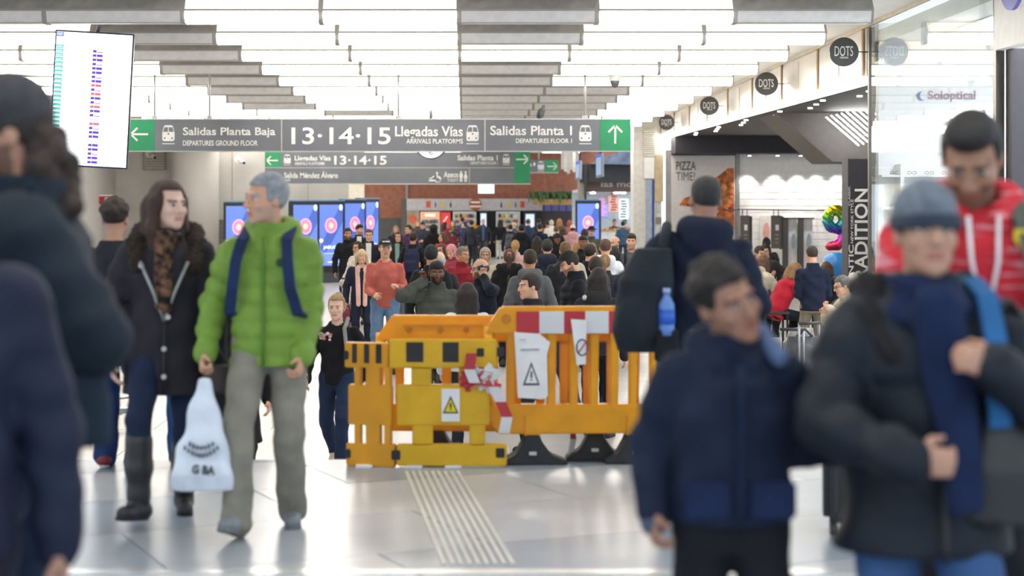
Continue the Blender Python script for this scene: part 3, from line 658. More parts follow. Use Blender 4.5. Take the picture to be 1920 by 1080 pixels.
for d, w_ in ((24.0, .06), (18.3, .10)): box('window_post', (FX - .0, d - w_ / 2, LOW), (FX + .09, d + w_ / 2, CZ - .05), mat('#5f5a52', .4, .6), win)
box('window_post', (FX + .09, 18.0, LOW), (FX + .3, 18.2, 3.28), mat('#3c3a3f', .5), win)
fr = struct(box('wall_right', (FX - .02, 12, 3.28), (FX + .12, 18.25, CZ), M_white)); fr['label'] = 'white fascia over the optician entrance'
sg_ = thing('shop_sign', 'orange red letter strokes with a blue edged disc on the white fascia', 'sign', (FX - .03, 17.0, 3.6))
for i in range(6): box('letter_stroke', (-.10, -.5 - i * .28, .02), (0, -.38 - i * .28, .62), mat('#e2603a', .5, 0, .05), sg_); box('letter_foot', (-.09, -.5 - i * .28, -.06), (-.01, -.38 - i * .28, .0), mat('#c9ccd6', .4), sg_)
MB().disc((-.12, .1, .35), .36, 'x', .05).build('disc_face', M_white, sg_); MB().disc((-.165, .1, .35), .37, 'x', .04).build('disc_edge', mat('#5a5fc0', .4), sg_)
pf = thing('wall_screen', 'white framed light panel on the optician partition', 'screen', (8.0, 23.84, 2.75)); box('frame', (-.30, -.04, -.4), (.5, .03, .4), M_white, pf); box('panel', (-.24, -.05, -.34), (.44, -.03, .34), lightmat('#f0f4ff', 2.5), pf)

# ------------------------------------------------------------------ signs
M_sign = mat('#7a7d85', .38, .1, .07, 1.2); M_green = mat('#2f9a68', .4, 0, .06, 2); M_ink = mat('#f3f3f0', .5); M_al = mat('#c9c9c6', .4, .5)
def arrow(par, cx, cz, r, ang, y):
    B = MB(); c, s_ = math.cos(ang), math.sin(ang)
    def seg(a, b, w):
        a, b = Vector(a), Vector(b); d = (b - a).normalized(); n = Vector((-d.y, d.x)) * w; P = [a + n, a - n, b - n, b + n]
        B.prism([(cx + (p.x * c - p.y * s_) * r, cz + (p.x * s_ + p.y * c) * r) for p in P], 'y', y - .006, y)
    seg((-1, 0), (.95, 0), .11); seg((.95, .06), (.25, .75), .11); seg((.95, -.06), (.25, -.75), .11)
    return B.build('arrow', M_ink, par)
def train(par, cx, cz, h, y):
    B = MB(); w = h * .37
    P = [(-w, -h * .30), (-w * .8, -h * .40), (w * .8, -h * .40), (w, -h * .30), (w, h * .1), (w * .72, h * .5), (w * .5, h * .56), (-w * .5, h * .56), (-w * .72, h * .5), (-w, h * .1)]
    B.prism([(cx + a, cz + b) for a, b in P], 'y', y - .006, y); B.box((cx - w * 1.0, y - .006, cz - h * .58), (cx + w * 1.0, y, cz - h * .53))
    o = B.build('train_symbol', M_ink, par); D = MB()
    for sg in (-1, 1):
        D.prism([(cx + sg * w * .06, cz + h * .16), (cx + sg * w * .85, cz + h * .16), (cx + sg * w * .66, cz + h * .44), (cx + sg * w * .06, cz + h * .44)], 'y', y - .009, y - .005); D.disc((cx + sg * w * .6, y - .007, cz - h * .22), h * .055, 'y', .004, 12)
    D.disc((cx, y - .007, cz + h * .04), h * .055, 'y', .004, 12); D.build('train_windows', M_sign, par); return o
class Px:   # measuring frame of a frontal panel: photo pixels -> local metres
    def __init__(s, px, py, sc): s.o = at(px, py, sc); s.px, s.py, s.s = px, py, sc
    def x(s, a): return (a - s.px) / s.s
    def z(s, b): return -(b - s.py) / s.s
def ptxt(P, par, s_, x0, x1, y0, y1, bold=.02, m=None): return text(s_, P.x(x0), P.x(x1), P.z(y1), P.z(y0), -.062, m or M_ink, par, bold)
P = Px(712, 283, 107.0)
sg1 = thing('overhead_sign', 'long grey overhead direction sign with green arrow ends and a pigeon on top', 'sign', P.o)
def board(P, par, x0, x1, y0, y1, m, name='panel', d=.12): return box(name, (P.x(x0), -d / 2, P.z(y1)), (P.x(x1), d / 2, P.z(y0)), m, par, .004)
board(P, sg1, 240, 291, 225, 283, M_green, 'green_panel'); board(P, sg1, 291, 528, 225, 283, M_sign); board(P, sg1, 530, 908, 225, 283, M_sign); board(P, sg1, 910, 1124, 225, 283, M_sign); board(P, sg1, 1124, 1182, 225, 283, M_green, 'green_panel')
for a in (527.5, 908): board(P, sg1, a, a + 2.4, 224.5, 283.5, M_al, 'joint_strip', .126)
board(P, sg1, 240, 1183, 222.5, 225, M_al, 'rail', .14); board(P, sg1, 240, 1183, 283, 284.6, M_al, 'rail', .14)
arrow(sg1, P.x(263), P.z(252), .15, math.pi, -.062); arrow(sg1, P.x(1153), P.z(252.5), .16, math.pi / 2, -.062)
for cx in (317, 886, 1097): train(sg1, P.x(cx), P.z(252.5), .29, -.062)
ptxt(P, sg1, 'Salidas Planta Baja', 344, 517, 239, 258.5); ptxt(P, sg1, 'DEPARTURES GROUND FLOOR', 344, 484, 263.5, 273.5); ptxt(P, sg1, '13·14·15', 547, 733, 239, 271, .016)
ptxt(P, sg1, 'Llegadas Vías', 741, 868, 237, 262); ptxt(P, sg1, 'ARRIVALS PLATFORMS', 762, 868, 260.5, 269.5); ptxt(P, sg1, 'Salidas Planta 1', 919, 1072, 236, 254); ptxt(P, sg1, 'DEPARTURES FLOOR 1', 967, 1072, 260, 268.5)
for px, y1 in ((290, 123), (393, 178), (747, 138), (1097, 140)): MB().tube([(P.x(px), 0, P.z(224)), (P.x(px), 0, CZ - P.o.z)], .022, 8).build('hanger_rod', M_al, sg1); MB().disc((P.x(px), 0, P.z(220)), .05, 'z', .06, 12).build('clamp', M_al, sg1)
P = Px(745, 345, 62.0)
sg2 = thing('overhead_sign', 'two row grey overhead sign with toilets symbols hanging behind the long sign', 'sign', P.o)
for y0, y1 in ((285, 314), (315, 344)):
    board(P, sg2, 497, 527, y0, y1, M_green if y0 < 300 else M_sign, 'green_panel' if y0 < 300 else 'panel'); board(P, sg2, 527, 964, y0, y1, M_sign)
board(P, sg2, 964, 994, 285, 344, M_green, 'green_panel'); board(P, sg2, 497, 964, 314, 315.2, M_al, 'joint_strip', .13); board(P, sg2, 497, 995, 344, 346, M_al, 'rail', .13); board(P, sg2, 879.5, 880.8, 315, 344, M_al, 'joint_strip', .13)
arrow(sg2, P.x(511), P.z(301), .17, math.pi, -.062); arrow(sg2, P.x(979), P.z(299), .18, 0, -.062); train(sg2, P.x(539), P.z(299.5), .28, -.062); train(sg2, P.x(949), P.z(299), .28, -.062)
ptxt(P, sg2, 'Llegadas Vías', 553, 620, 292, 304); ptxt(P, sg2, 'ARRIVALS PLATFORMS', 553, 609, 304, 309.5, .01); ptxt(P, sg2, '13·14·15', 627, 725, 292, 309); ptxt(P, sg2, 'Salidas Planta 1', 858, 933, 291, 301); ptxt(P, sg2, 'DEPARTURES FLOOR 1', 882, 933, 303, 308.5, .01)
ptxt(P, sg2, 'Salida Méndez Álvaro', 533, 634, 321, 334); ptxt(P, sg2, 'EXIT', 534, 545, 336, 341, .01); ptxt(P, sg2, 'Aseos', 832, 859, 322, 333); ptxt(P, sg2, 'TOILETS', 839, 859, 335, 340.5, .01)
def figure_symbol(par, cx, z0, z1, skirt):
    h_ = z1 - z0; B = MB(); B.disc((cx, -.065, z1 - h_ * .1), h_ * .1, 'y', .006, 12)
    if skirt: B.prism([(cx - h_ * .07, z0 + h_ * .78), (cx + h_ * .07, z0 + h_ * .78), (cx + h_ * .2, z0 + h_ * .35), (cx - h_ * .2, z0 + h_ * .35)], 'y', -.068, -.062)
    else: B.box((cx - h_ * .16, -.068, z0 + h_ * .38), (cx + h_ * .16, -.062, z0 + h_ * .78))
    for q_ in (-1, 1): B.box((cx + q_ * h_ * .07 - h_ * .05, -.068, z0), (cx + q_ * h_ * .07 + h_ * .05, -.062, z0 + h_ * .42))
    B.build('toilet_symbol', M_ink, par)
figure_symbol(sg2, P.x(864.5), P.z(341), P.z(321), False); figure_symbol(sg2, P.x(873), P.z(341), P.z(321), True)
B = MB(); ring = [(P.x(821) + .09 * math.cos(a * .3), -.065, P.z(337) + .09 * math.sin(a * .3) + .01) for a in range(-10, 6)]; B.tube(ring, .015, 5); B.tube([(P.x(819.5), -.065, P.z(327)), (P.x(820), -.065, P.z(333)), (P.x(824), -.065, P.z(333.5)), (P.x(826), -.065, P.z(338))], .018, 5); B.disc((P.x(819.5), -.065, P.z(324.5)), .035, 'y', .006, 10); B.build('wheelchair_symbol', M_ink, sg2)
B = MB(); B.box((P.x(804), -.068, P.z(340)), (P.x(815), -.062, P.z(337))); B.tube([(P.x(805), -.065, P.z(334)), (P.x(809), -.065, P.z(335)), (P.x(814), -.065, P.z(330))], .02, 5); B.build('baby_change_symbol', M_ink, sg2)
for px in (560, 900): MB().tube([(P.x(px), 0, P.z(285)), (P.x(px), 0, CZ - P.o.z)], .025, 6).build('hanger_rod', M_al, sg2)
P = Px(1010, 324, 46.0)
sg3 = thing('overhead_sign', 'small far overhead sign with a green right arrow', 'sign', P.o)
board(P, sg3, 960, 1022, 300, 323, M_sign); board(P, sg3, 1022, 1047, 300, 323, M_green, 'green_panel'); board(P, sg3, 960, 1047, 323, 324.5, M_al, 'rail', .13); arrow(sg3, P.x(1035), P.z(312), .2, 0, -.062); train(sg3, P.x(1014), P.z(311.5), .35, -.062)
ptxt(P, sg3, '1', 1000, 1003.5, 305, 311); ptxt(P, sg3, 'Salidas', 970, 997, 305, 312)
MB().tube([(0, 0, P.z(300)), (0, 0, CZ - P.o.z)], .03, 6).build('hanger_rod', M_al, sg3)
# clock
c0 = at(808, 268, 80); ck = thing('clock', 'round white hanging station clock behind the long sign', 'clock', c0)
MB().disc((0, 0, 0), .39, 'y', .14, 40).build('case', mat('#6a6c70', .4), ck); MB().disc((0, -.075, 0), .355, 'y', .012, 40).build('dial', lightmat('#f2f5ff', 1.1), ck); MB().box((-.045, -.04, .38), (.045, .04, CZ - c0.z)).build('hanger', mat('#55555a', .5), ck)
for i in range(12):
    a = i * math.pi / 6; 
    if i: MB().disc((.31 * math.sin(a), -.085, .31 * math.cos(a)), .012, 'y', .006, 8).build('hour_mark', M_blk2, ck)
text('6', -.045, .045, -.29, -.17, -.084, mat('#33405c', .5), ck, .0); text('12', -.07, .07, .16, .28, -.084, mat('#33405c', .5), ck, 0)
MB().box((-.012, -.092, 0), (.012, -.086, .26)).build('hand', M_blk2, ck); MB().box((0, -.092, -.012), (.17, -.086, .012)).build('hand', M_blk2, ck)
# departure board screen
tc = at(172, 187, 146.0); tv = thing('departure_screen', 'tall white departures screen hanging from the ceiling', 'screen', tc); tv.rotation_euler = (0, R(3.0), R(4))
box('case', (-.50, -.03, -.87), (.50, .06, .87), mat('#1c1f33', .4), tv, .006); box('panel', (-.482, -.036, -.85), (.482, -.028, .85), lightmat('#f4f8ff', 1.5), tv)
B = MB()
for i in range(28): B.box((-.48, -.04, .66 - i * .0535 - .02), (-.385, -.036, .66 - i * .0535 + .022))
B.build('time_column', lightmat('#5fc0b8', .8), tv)
for i in range(27):
    z = .62 - i * .0547; c = '#e46a80' if i in (8, 10, 13, 17) else ('#cfd3ea' if i in (16, 21) else '#6a43b8'); B = MB(); B.box((-.01, -.04, z - .016), (.035, -.036, z + .016)); B.box((.04, -.04, z - .016), (.115, -.036, z + .0 + (.016 if i % 3 else -.006))); B.build('service_mark', lightmat(c, .7), tv)
    MB().box((-.34, -.039, z - .004), (-.1, -.036, z + .004)).build('text_line', lightmat('#dfe6f2', 1.2), tv)
    MB().box((-.472, -.043, z + .034), (-.40, -.04, z + .046)).build('text_line', lightmat('#d8f0ee', 1.2), tv)
box('clock_field', (-.48, -.04, .79), (-.39, -.036, .845), lightmat('#5b6cc0', .7), tv); text('15:57', -.47, -.40, .803, .835, -.041, lightmat('#ffffff', 1.2), tv, .01)
MB().tube([(.02, .03, .86), (.10, .05, CZ - tc.z + .02)], .025, 8).build('hanger_rod', mat('#8a8a90', .4, .5), tv)
# DOTS discs
for i, (d, zc) in enumerate(((24.06, 3.79), (30.2, 3.78), (37.2, 3.80), (45.0, 3.82), (52.0, 3.86))):
    t = thing('disc_sign', ['dark round shop sign beside the glass window', 'dark round shop sign on the second batten from the glass', 'dark round shop sign in the middle of the fascia row', 'dark round shop sign second from the vented pillar', 'dark round shop sign over the vented pillar'][i], 'sign', (5.37, d, zc), 0, 'round shop signs along the fascia')
    MB().disc((0, 0, 0), .205, 'y', .04, 40).build('disc', mat('#4b4a4c', .45, 0, .04), t); MB().tube([(.2, 0, 0), (FX - 5.34, 0, 0)], .008, 6).build('bracket', M_blk2, t); box('bracket_plate', (FX - 5.36, -.02, -.16), (FX - 5.34, .02, .16), mat('#8a7450', .5), t)
    text('DOTS', -.135, .125, -.06, .08, -.022, M_ink, t, .0); text('ORIGINAL', -.06, .06, -.095, -.068, -.022, M_ink, t, .004)
# cameras, pigeon
def cctv(px, py, s, lab):
    t = thing('security_camera', lab, 'camera', at(px, py, s)); MB().tube([(-.16, .1, .05), (-.05, 0, .02)], .03, 8).build('arm', M_white, t); MB().tube([(-.1, .06, .03), (.06, -.16, -.06)], .06, 12).build('housing', M_white, t); MB().tube([(.06, -.16, -.06), (.07, -.175, -.066)], .045, 12).build('lens', mat('#222226', .2), t); MB().tube([(-.16, .1, .05), (-.16, .2, .2)], .02, 6).build('bracket', M_white, t); MB().disc((-.17, .12, .06), .11, 'y', .05, 16).build('base_plate', M_white, t)
cctv(288, 292, 59.6, 'white bullet security camera under the left end of the long sign'); cctv(455, 302, 59.6, 'white bullet security camera next to the two row sign')
dc = at(1153, 152, 108); t = thing('dome_camera', 'white dome security camera hanging from the ceiling lights', 'camera', dc); MB().lathe([(.10, .0), (.11, .1), (.06, .16), (.03, .2), (.03, CZ - dc.z)]).build('housing', M_white, t); MB().lathe([(.0, -.12), (.05, -.1), (.08, -.04), (.085, 0)]).build('dome', mat('#5a5a60', .15), t)
b0 = at(1016, 223, 107.0); pg = thing('pigeon', 'grey pigeon perched on top of the long overhead sign', 'pigeon', b0, R(30))
A = Field((-.1, -.2, -.05), (.1, .2, .32), .006); A.ell((0, .02, .11), (.055, .10, .065), .02, rot(0, -52)); A.cone((0, -.035, .16), (0, -.045, .205), .036, .026, .03); A.ell((0, -.05, .222), (.022, .028, .022), .015); A.cone((0, .06, .05), (0, .115, -.02), .03, .016, .03, ((1, 0, 0), .7))
part('body', A.mesh('body')[0], mat('#7a7d86', .6, 0, .25, 22), pg)
A = Field((-.1, -.2, -.05), (.1, .2, .3), .006)
for q_ in (-1, 1): A.ell((q_ * .045, .04, .10), (.014, .095, .045), .01, rot(0, -52))
part('wing', A.mesh('wing')[0], mat('#565962', .6, 0, .4, 30), pg); MB().tube([(0, -.075, .222), (0, -.105, .212)], .008, 6, .001).build('beak', mat('#3a3a3c', .5), pg)
for q_ in (-1, 1): MB().tube([(q_ * .02, 0, .06), (q_ * .02, -.005, .0)], .005, 5).build('leg', mat('#b0655a', .6), pg)
# ------------------------------------------------------------------ barriers
YEL = mat('#e39c10', .4, 0, .07, 5); YEL2 = mat('#dcae12', .4, 0, .07, 5); BLKR = mat('#2d2f33', .75, 0, .1, 12); RED = mat('#b8323e', .45, 0, .06, 6); WHT = mat('#d5d8dc', .45, 0, .05, 6); PAP = mat('#e9ebee', .7, 0, .05, 6)
class Fr:   # frontal measuring frame standing on the upper floor: px, py -> local metres
    def __init__(s, px, py): s.s = (py - HY) / EYE; s.px = px; s.py = py; s.o = Vector(((px - VX) / s.s, F / s.s, 0))
    def x(s, a): return (a - s.px) / s.s
    def z(s, b): return (s.py - b) / s.s
def feet(par, B, cx, m, d=.36):
    P = [(cx - .19, 0), (cx + .22, 0), (cx + .22, .02), (cx + .12, .06), (cx + .055, .15), (cx + .045, .185), (cx - .045, .185), (cx - .055, .15), (cx - .10, .07), (cx - .19, .02)]
    fo = MB().prism(P, 'y', -.09, .09).build('foot', m, par, .008); MB().box((cx - .025, -.1, .065), (cx + .02, -.085, .085)).build('foot_slot', mat('#c9c9c4', .5), fo)
def bars(par, f, x0, x1, ytop, ybt, ybb, slats, m, chamL=True, board=None):
    X0, X1 = f.x(x0), f.x(x1); zt, zb0, zb1 = f.z(ytop), f.z(ybt), f.z(ybb); zu = f.z(board)
    MB().prism([(X0 + .02, zu), (X0 + .02, zu + .03), (X0 + .12, zt), (X1 - .06, zt), (X1, zt - .05), (X1, zu)], 'y', -.035, .035).build('top_rail', m, par, .01)
    MB().prism([(X0 + .10, zb1), (X1, zb1), (X1, zb0), (X0, zb0), (X0, zb0 - .04)], 'y', -.04, .04).build('bottom_rail', m, par, .01)
    MB().tube([(X0 + .05, 0, zu + .05), (X0 + .03, 0, zb0 + .12), (X0 + .05, 0, zb0 + .04), (X0 + .13, 0, zb1 + .04)], .035, 10).build('end_post', m, par)
    MB().box((X1 - .06, -.035, zb1), (X1, .035, zu + .02)).build('end_post', m, par, .01)
    for a in slats:
        MB().prism([(f.x(a) - .03, zb0 - .01), (f.x(a) + .022, zb0 - .01), (f.x(a) + .03, zu + .01), (f.x(a) - .03, zu + .01)], 'y', -.028, .028).build('upright', m, par, .008)
f = Fr(1070, 868); bc = thing('barrier', 'yellow plastic barrier with red and white board and pinned notices', 'barrier', f.o, R(3))
bars(bc, f, 903, 1236, 574, 757, 812, (958, 1034, 1076, 1114, 1152, 1188), YEL, True, 626)
for i, (a, b) in enumerate(((967, 1010), (1010, 1056), (1056, 1096), (1096, 1140), (1140, 1186))): box('reflective_panel', (f.x(a), -.042, f.z(624)), (f.x(b), -.034, f.z(583)), RED if i % 2 == 0 else WHT, bc)
MB().disc((f.x(948), -.036, f.z(597)), .032, 'y', .01, 20).build('bolt_hole', mat('#c07d10', .5), bc)
for a in (997, 1188): 
    box('foot_socket', (f.x(a) - .05, -.05, f.z(816)), (f.x(a) + .05, .05, f.z(775)), YEL, bc, .006); feet(bc, f, f.x(a), BLKR)
def paper(name, label, fr, pts, marks, par_z):
    t = thing(name, label, 'notice', fr.o + Vector((0, -.05, 0)), R(3)); B = MB(); B.prism([(fr.x(a), fr.z(b)) for a, b in pts], 'y', -.014, -.011); B.build('sheet', PAP, t); marks(t); return t
def warn(t, fr, cx, y0, y1, w, fill, line, y):
    B = MB(); A_, B_, C_ = (fr.x(cx), fr.z(y0)), (fr.x(cx - w), fr.z(y1)), (fr.x(cx + w), fr.z(y1)); pts = [A_, B_, C_, A_]
    B.prism([A_, B_, C_], 'y', y, y + .002).build('triangle', line, t); k = .72; g = ((A_[0] + B_[0] + C_[0]) / 3, (A_[1] + B_[1] + C_[1]) / 3)
    MB().prism([(g[0] + (p[0] - g[0]) * k, g[1] + (p[1] - g[1]) * k) for p in (A_, B_, C_)], 'y', y - .002, y).build('triangle_fill', fill, t)
    h_ = fr.z(y0) - fr.z(y1); MB().box((g[0] - .006, y - .004, g[1] - h_ * .02), (g[0] + .006, y - .002, g[1] + h_ * .26)).build('exclamation', line, t); MB().box((g[0] - .006, y - .004, g[1] - h_ * .13), (g[0] + .006, y - .002, g[1] - h_ * .07)).build('exclamation', line, t)
LN = mat('#4a5468', .6)
def m1(t):
    warn(t, f, 995, 676, 720, 16, PAP, LN, -.017); box('text_line', (f.x(975), -.017, f.z(655)), (f.x(1010), -.014, f.z(652)), mat('#9aa3b2', .6), t); box('text_line', (f.x(972), -.017, f.z(636)), (f.x(985), -.014, f.z(634)), mat('#b7bdc8', .6), t)
paper('notice', 'curled white notice with a warning triangle on the red and white barrier', f, ((963, 621), (1010, 624), (1030, 640), (1024, 665), (1026, 740), (1016, 746), (970, 743)), m1, 0)
def m2(t):
    R_ = [(f.x(1090) + .035 * math.cos(a * .3927), -.016, f.z(650) + .05 * math.sin(a * .3927)) for a in range(17)]; MB().tube(R_, .005, 5).build('ring', LN, t); MB().tube([(f.x(1083), -.016, f.z(660)), (f.x(1097), -.016, f.z(640))], .004, 5).build('slash', RED, t)
paper('notice', 'narrow white notice with a prohibition ring hung on the barrier', f, ((1069, 597), (1098, 599), (1097, 681), (1080, 683)), m2, 0)
fb = Fr(960, 861); bb = thing('barrier', 'plain yellow plastic barrier standing behind the red and white one', 'barrier', fb.o, R(-2))
bars(bb, fb, 700, 1238, 591, 757, 808, tuple(range(750, 1230, 44)), mat('#f0a012', .4, 0, .07, 5), True, 640)
box('rib', (fb.x(755), -.042, fb.z(612)), (fb.x(905), -.034, fb.z(607)), mat('#d98c0c', .45), bb)
for a in (768, 826, 874): MB().disc((fb.x(a), -.038, fb.z(618)), .018, 'y', .012, 14).build('bolt', mat('#b87410', .5), bb)
for a in (820, 1115): feet(bb, fb, fb.x(a), mat('#33302e', .8, 0, .1, 12))
fa = Fr(835, 875); 
ba = thing('folding_barrier', 'low yellow folding gate barrier with black squares and a warning sticker', 'barrier', fa.o)
def gate(par, x0, x1, y0, b, tops, lows, m, rz=0, sq=()):
    """one gate panel: bands, plate and posts between its windows"""
    def bx(a0, a1, b0, b1, n='panel_band', d=.03): return box(n, (fa.x(a0), -d, fa.z(b1)), (fa.x(a1), d, fa.z(b0)), m, par, .008)
    bx(x0 - 14, x1 + 14, y0, 690); bx(x0, x1 + 32 * b, 832, 873); bx(x0, x1, 720, 797, 'plate', .024)
    for a0, a1 in tops: bx(a0, a1, 686, 724, 'post', .022)
    for a0, a1 in lows: bx(a0, a1, 793, 836, 'post', .022)
    for a0, a1 in sq: box('black_square', (fa.x(a0), -.034, fa.z(678)), (fa.x(a1), -.029, fa.z(641)), BLKR, par)
gate(ba, 744, 918, 636, 1, ((771, 809), (860, 912)), ((773, 812), (880, 910)), YEL2, 0, ((762, 794), (830, 860)))
for a, y in ((742, 852), (937, 848)): box('hinge_block', (fa.x(a) - .025, -.036, fa.z(y + 9)), (fa.x(a) + .03, .036, fa.z(y - 9)), BLKR, ba, .004)
for a in (900, 938): box('hinge_block', (fa.x(a) - .02, -.036, fa.z(668)), (fa.x(a) + .025, .036, fa.z(652)), BLKR, ba, .004)
wing = MB(); 
def slant(n, a0, a1, b0, b1, m, d0=-.03, d1=.03):   # pieces of the folded leaf, turned back from the front leaf
    o = box(n, (fa.x(a0), d0, fa.z(b1)), (fa.x(a1), d1, fa.z(b0)), m, ba, .006); o.location = (0, 0, 0); return o
YEL_SHADE = mat('#dc9a18', .42, 0, .07, 5)  # deeper orange: the shade on the turned leaf is put into its colour
leaf = []
leaf.append(slant('panel_band', 645, 730, 643, 690, YEL_SHADE)); leaf.append(slant('plate', 652, 736, 722, 797, YEL_SHADE)); leaf.append(slant('panel_band', 648, 742, 832, 875, YEL_SHADE))
for a0, a1 in ((664, 676), (686, 714), (722, 734)): leaf.append(slant('post', a0, a1, 686, 726, YEL_SHADE)); leaf.append(slant('post', a0, a1, 793, 836, YEL_SHADE))
for a0, a1 in ((660, 669), (683, 693), (706, 717)): leaf.append(slant('black_square', a0, a1, 645, 681, BLKR, -.035, -.029))
for a0, b0 in ((644, 658), (648, 843)): leaf.append(slant('hinge_block', a0, a0 + 9, b0, b0 + 17, BLKR, -.04, .04))
for o in leaf: o.matrix_local = Matrix.Translation((fa.x(738), 0, 0)) @ Matrix.Rotation(R(-12), 4, 'Z') @ Matrix.Translation((-fa.x(738), 0, 0))
for a in (683, 777, 850): box('floor_pad', (fa.x(a) - .05, -.04, 0), (fa.x(a) + .05, .04, .012), PAP, ba)
st = thing('sticker', 'white warning sticker with a yellow triangle on the low folding barrier', 'sticker', fa.o + Vector((0, -.028, 0)))
box('sheet', (fa.x(828), -.004, fa.z(789)), (fa.x(862), 0, fa.z(728)), PAP, st); warn(st, fa, 845, 741, 774, 15, mat('#ecd41c', .5), mat('#3a3a36', .6), -.006)
tpe = thing('barrier_tape', 'crumpled red and white tape knotted between the yellow barriers', 'tape', fa.o + Vector((0, -.02, 0))); rnd = random.Random(3)
for i in range(22):
    a, b = rnd.uniform(874, 928), rnd.uniform(690, 722); q = Matrix.Rotation(rnd.uniform(0, 3), 3, 'Y') @ Matrix.Rotation(rnd.uniform(-.6, .6), 3, 'X'); c = Vector((fa.x(a), rnd.uniform(-.07, -.03), fa.z(b)))
    MB().box(c - Vector((.05, .004, .016)), c + Vector((.05, .004, .016)), q).build('tape_fold', RED if i % 2 else WHT, tpe)
pth = [(884, 660), (880, 690), (890, 715), (925, 722), (938, 750), (950, 778), (944, 808)]
for i in range(len(pth) - 1):
    (a, b), (a2, b2) = pth[i], pth[i + 1]; w = .034; MB().prism([(fa.x(a) - w, fa.z(b)), (fa.x(a) + w, fa.z(b)), (fa.x(a2) + w, fa.z(b2)), (fa.x(a2) - w, fa.z(b2))], 'y', -.075 - .003 * i, -.071 - .003 * i).build('tape_length', WHT if i % 2 else RED, tpe)
for px, py, lab in ((1072, 868, 'red and white tape end hanging behind the barrier foot'),):
    g = Fr(px, py); t = thing('barrier_tape', lab, 'tape', g.o + Vector((0, .15, 0))); MB().prism([(-.02, 0), (.01, 0), (.04, .13), (.0, .13)], 'y', 0, .004).build('tape_length', WHT, t); MB().prism([(.0, .13), (.04, .13), (.03, .2), (.0, .2)], 'y', 0, .004).build('tape_length', RED, t)
# ------------------------------------------------------------------ queue posts at the left
def stanchion(px, py, lab, h_=.95):
    s_ = (py - HY) / (EYE - LOW); t = thing('queue_post', lab, 'post', ((px - VX) / s_, F / s_, LOW), 0, 'metal queue posts'); m = mat('#b9bbbd', .25, .9, .03)
    MB().lathe([(.18, 0), (.18, .02), (.05, .035)], n=24).build('base', m, t); MB().lathe([(.028, .02), (.028, h_), (.035, h_), (.035, h_ + .05)], n=12).build('pole', m, t)
for px, py, lab in ((180, 824, 'metal queue post nearest the upper floor edge'), (200, 776, 'metal queue post behind the walking couple'), (210, 768, 'metal queue post in the close pair behind the couple'), (188, 792, 'metal queue post beside the dark blue trousers'), (216, 745, 'metal queue post at the back of the group'), (516, 735, 'metal queue post seen between the grey trouser legs')): stanchion(px, py, lab)
s_ = 180.; t = thing('queue_rail', 'grey metal rail running between the queue posts', 'rail', at(205, 762, s_)); t.location.z = LOW
MB().box((-.2, -.02, .12), (.35, .02, .17)).build('bar', mat('#a9abad', .3, .8), t); MB().box((-.19, -.015, 0), (-.16, .015, .12)).build('support', mat('#a9abad', .3, .8), t)
# ------------------------------------------------------------------ advertising totems
BLU = lightmat('#5d78c8', .95)
def totem(px0, px1, ytop, s_, yaw, lab, w=.86, h_=2.42):
    c = (px0 + px1) / 2; x = (c - VX) / s_; d = F / s_; t = thing('advertising_totem', lab, 'screen', (x, d, LOW), R(yaw), 'advertising totems'); m = mat('#2c3038', .4); H = EYE + (HY - ytop) / s_ - LOW
    box('case', (-w / 2, -.12, 0), (w / 2, .12, H - .04), m, t, .01); box('base', (-w / 2 - .02, -.14, 0), (w / 2 + .02, .14, .3), mat('#4a5058', .5), t); box('top_edge', (-w / 2, -.13, H - .04), (w / 2, .13, H), mat('#6d9cc4', .3), t)
    sw, z0, z1 = w / 2 - .07, .50, H - .14; box('screen', (-sw, -.128, z0), (sw, -.118, z1), BLU, t); cz = z0 + (z1 - z0) * .66
    MB().prism([(-sw, z0 + .5), (-sw + .2, z0 + .35), (sw, z1 - .5), (sw, z1 - .2), (sw - .12, z1 - .1)], 'y', -.131, -.128).build('printed_fold', lightmat('#4560b4', .8), t); MB().prism([(-sw, z0 + .05), (sw - .2, z0), (sw, z0), (sw, z0 + .12), (-sw + .1, z0 + .55)], 'y', -.131, -.128).build('printed_fold', lightmat('#6f8ad6', .95), t)
    B = MB()
    for i in range(18): a = i * 2 * math.pi / 18; B.disc((.16 * math.cos(a), -.134, cz + .20 * math.sin(a)), .035, 'y', .004, 8)
    B.build('printed_petals', lightmat('#e6a4c8', 1.0), t); MB().disc((0, -.136, cz), .15, 'y', .004, 28, rz=.19).build('printed_rosette', lightmat('#e07ea6', .95), t); MB().disc((0, -.139, cz), .075, 'y', .004, 20, rz=.09).build('printed_centre', lightmat('#f3c2a8', 1.0), t)
    text('JABUGO', -.24, .28, z0 + .48, z0 + .60, -.134, lightmat('#ffffff', 1.2), t, .012); box('text_line', (-.22, -.134, z0 + .36), (.26, -.131, z0 + .375), lightmat('#cfdcff', 1.1), t); box('text_line', (-.1, -.134, z0 + .1), (.3, -.131, z0 + .12), lightmat('#ffffff', 1.1), t)
    MB().disc((-sw + .06, -.134, z0 + .75), .06, 'y', .004, 14).build('printed_dot', lightmat('#f2e6ee', 1.1), t); MB().disc((sw - .06, -.134, z1 - .08), .05, 'y', .004, 14, rz=.09).build('printed_dot', lightmat('#e8ecf6', 1.1), t)
totem(417, 478, 377, 66, 10, 'advertising totem furthest from the brick wall, beside the round column'); totem(545, 595, 375, 65.5, 24, 'advertising totem behind the shoulder of the lime jacket'); totem(592, 645, 375, 63, 20, 'advertising totem third in the row, with its whole poster showing'); totem(640, 682, 373, 61, 38, 'advertising totem fourth in the row, behind three men in dark coats'); totem(672, 706, 371, 59, 48, 'advertising totem at the end of the row next to the brick wall'); totem(1078, 1128, 374, 56, -6, 'single advertising totem in front of the far cafe')
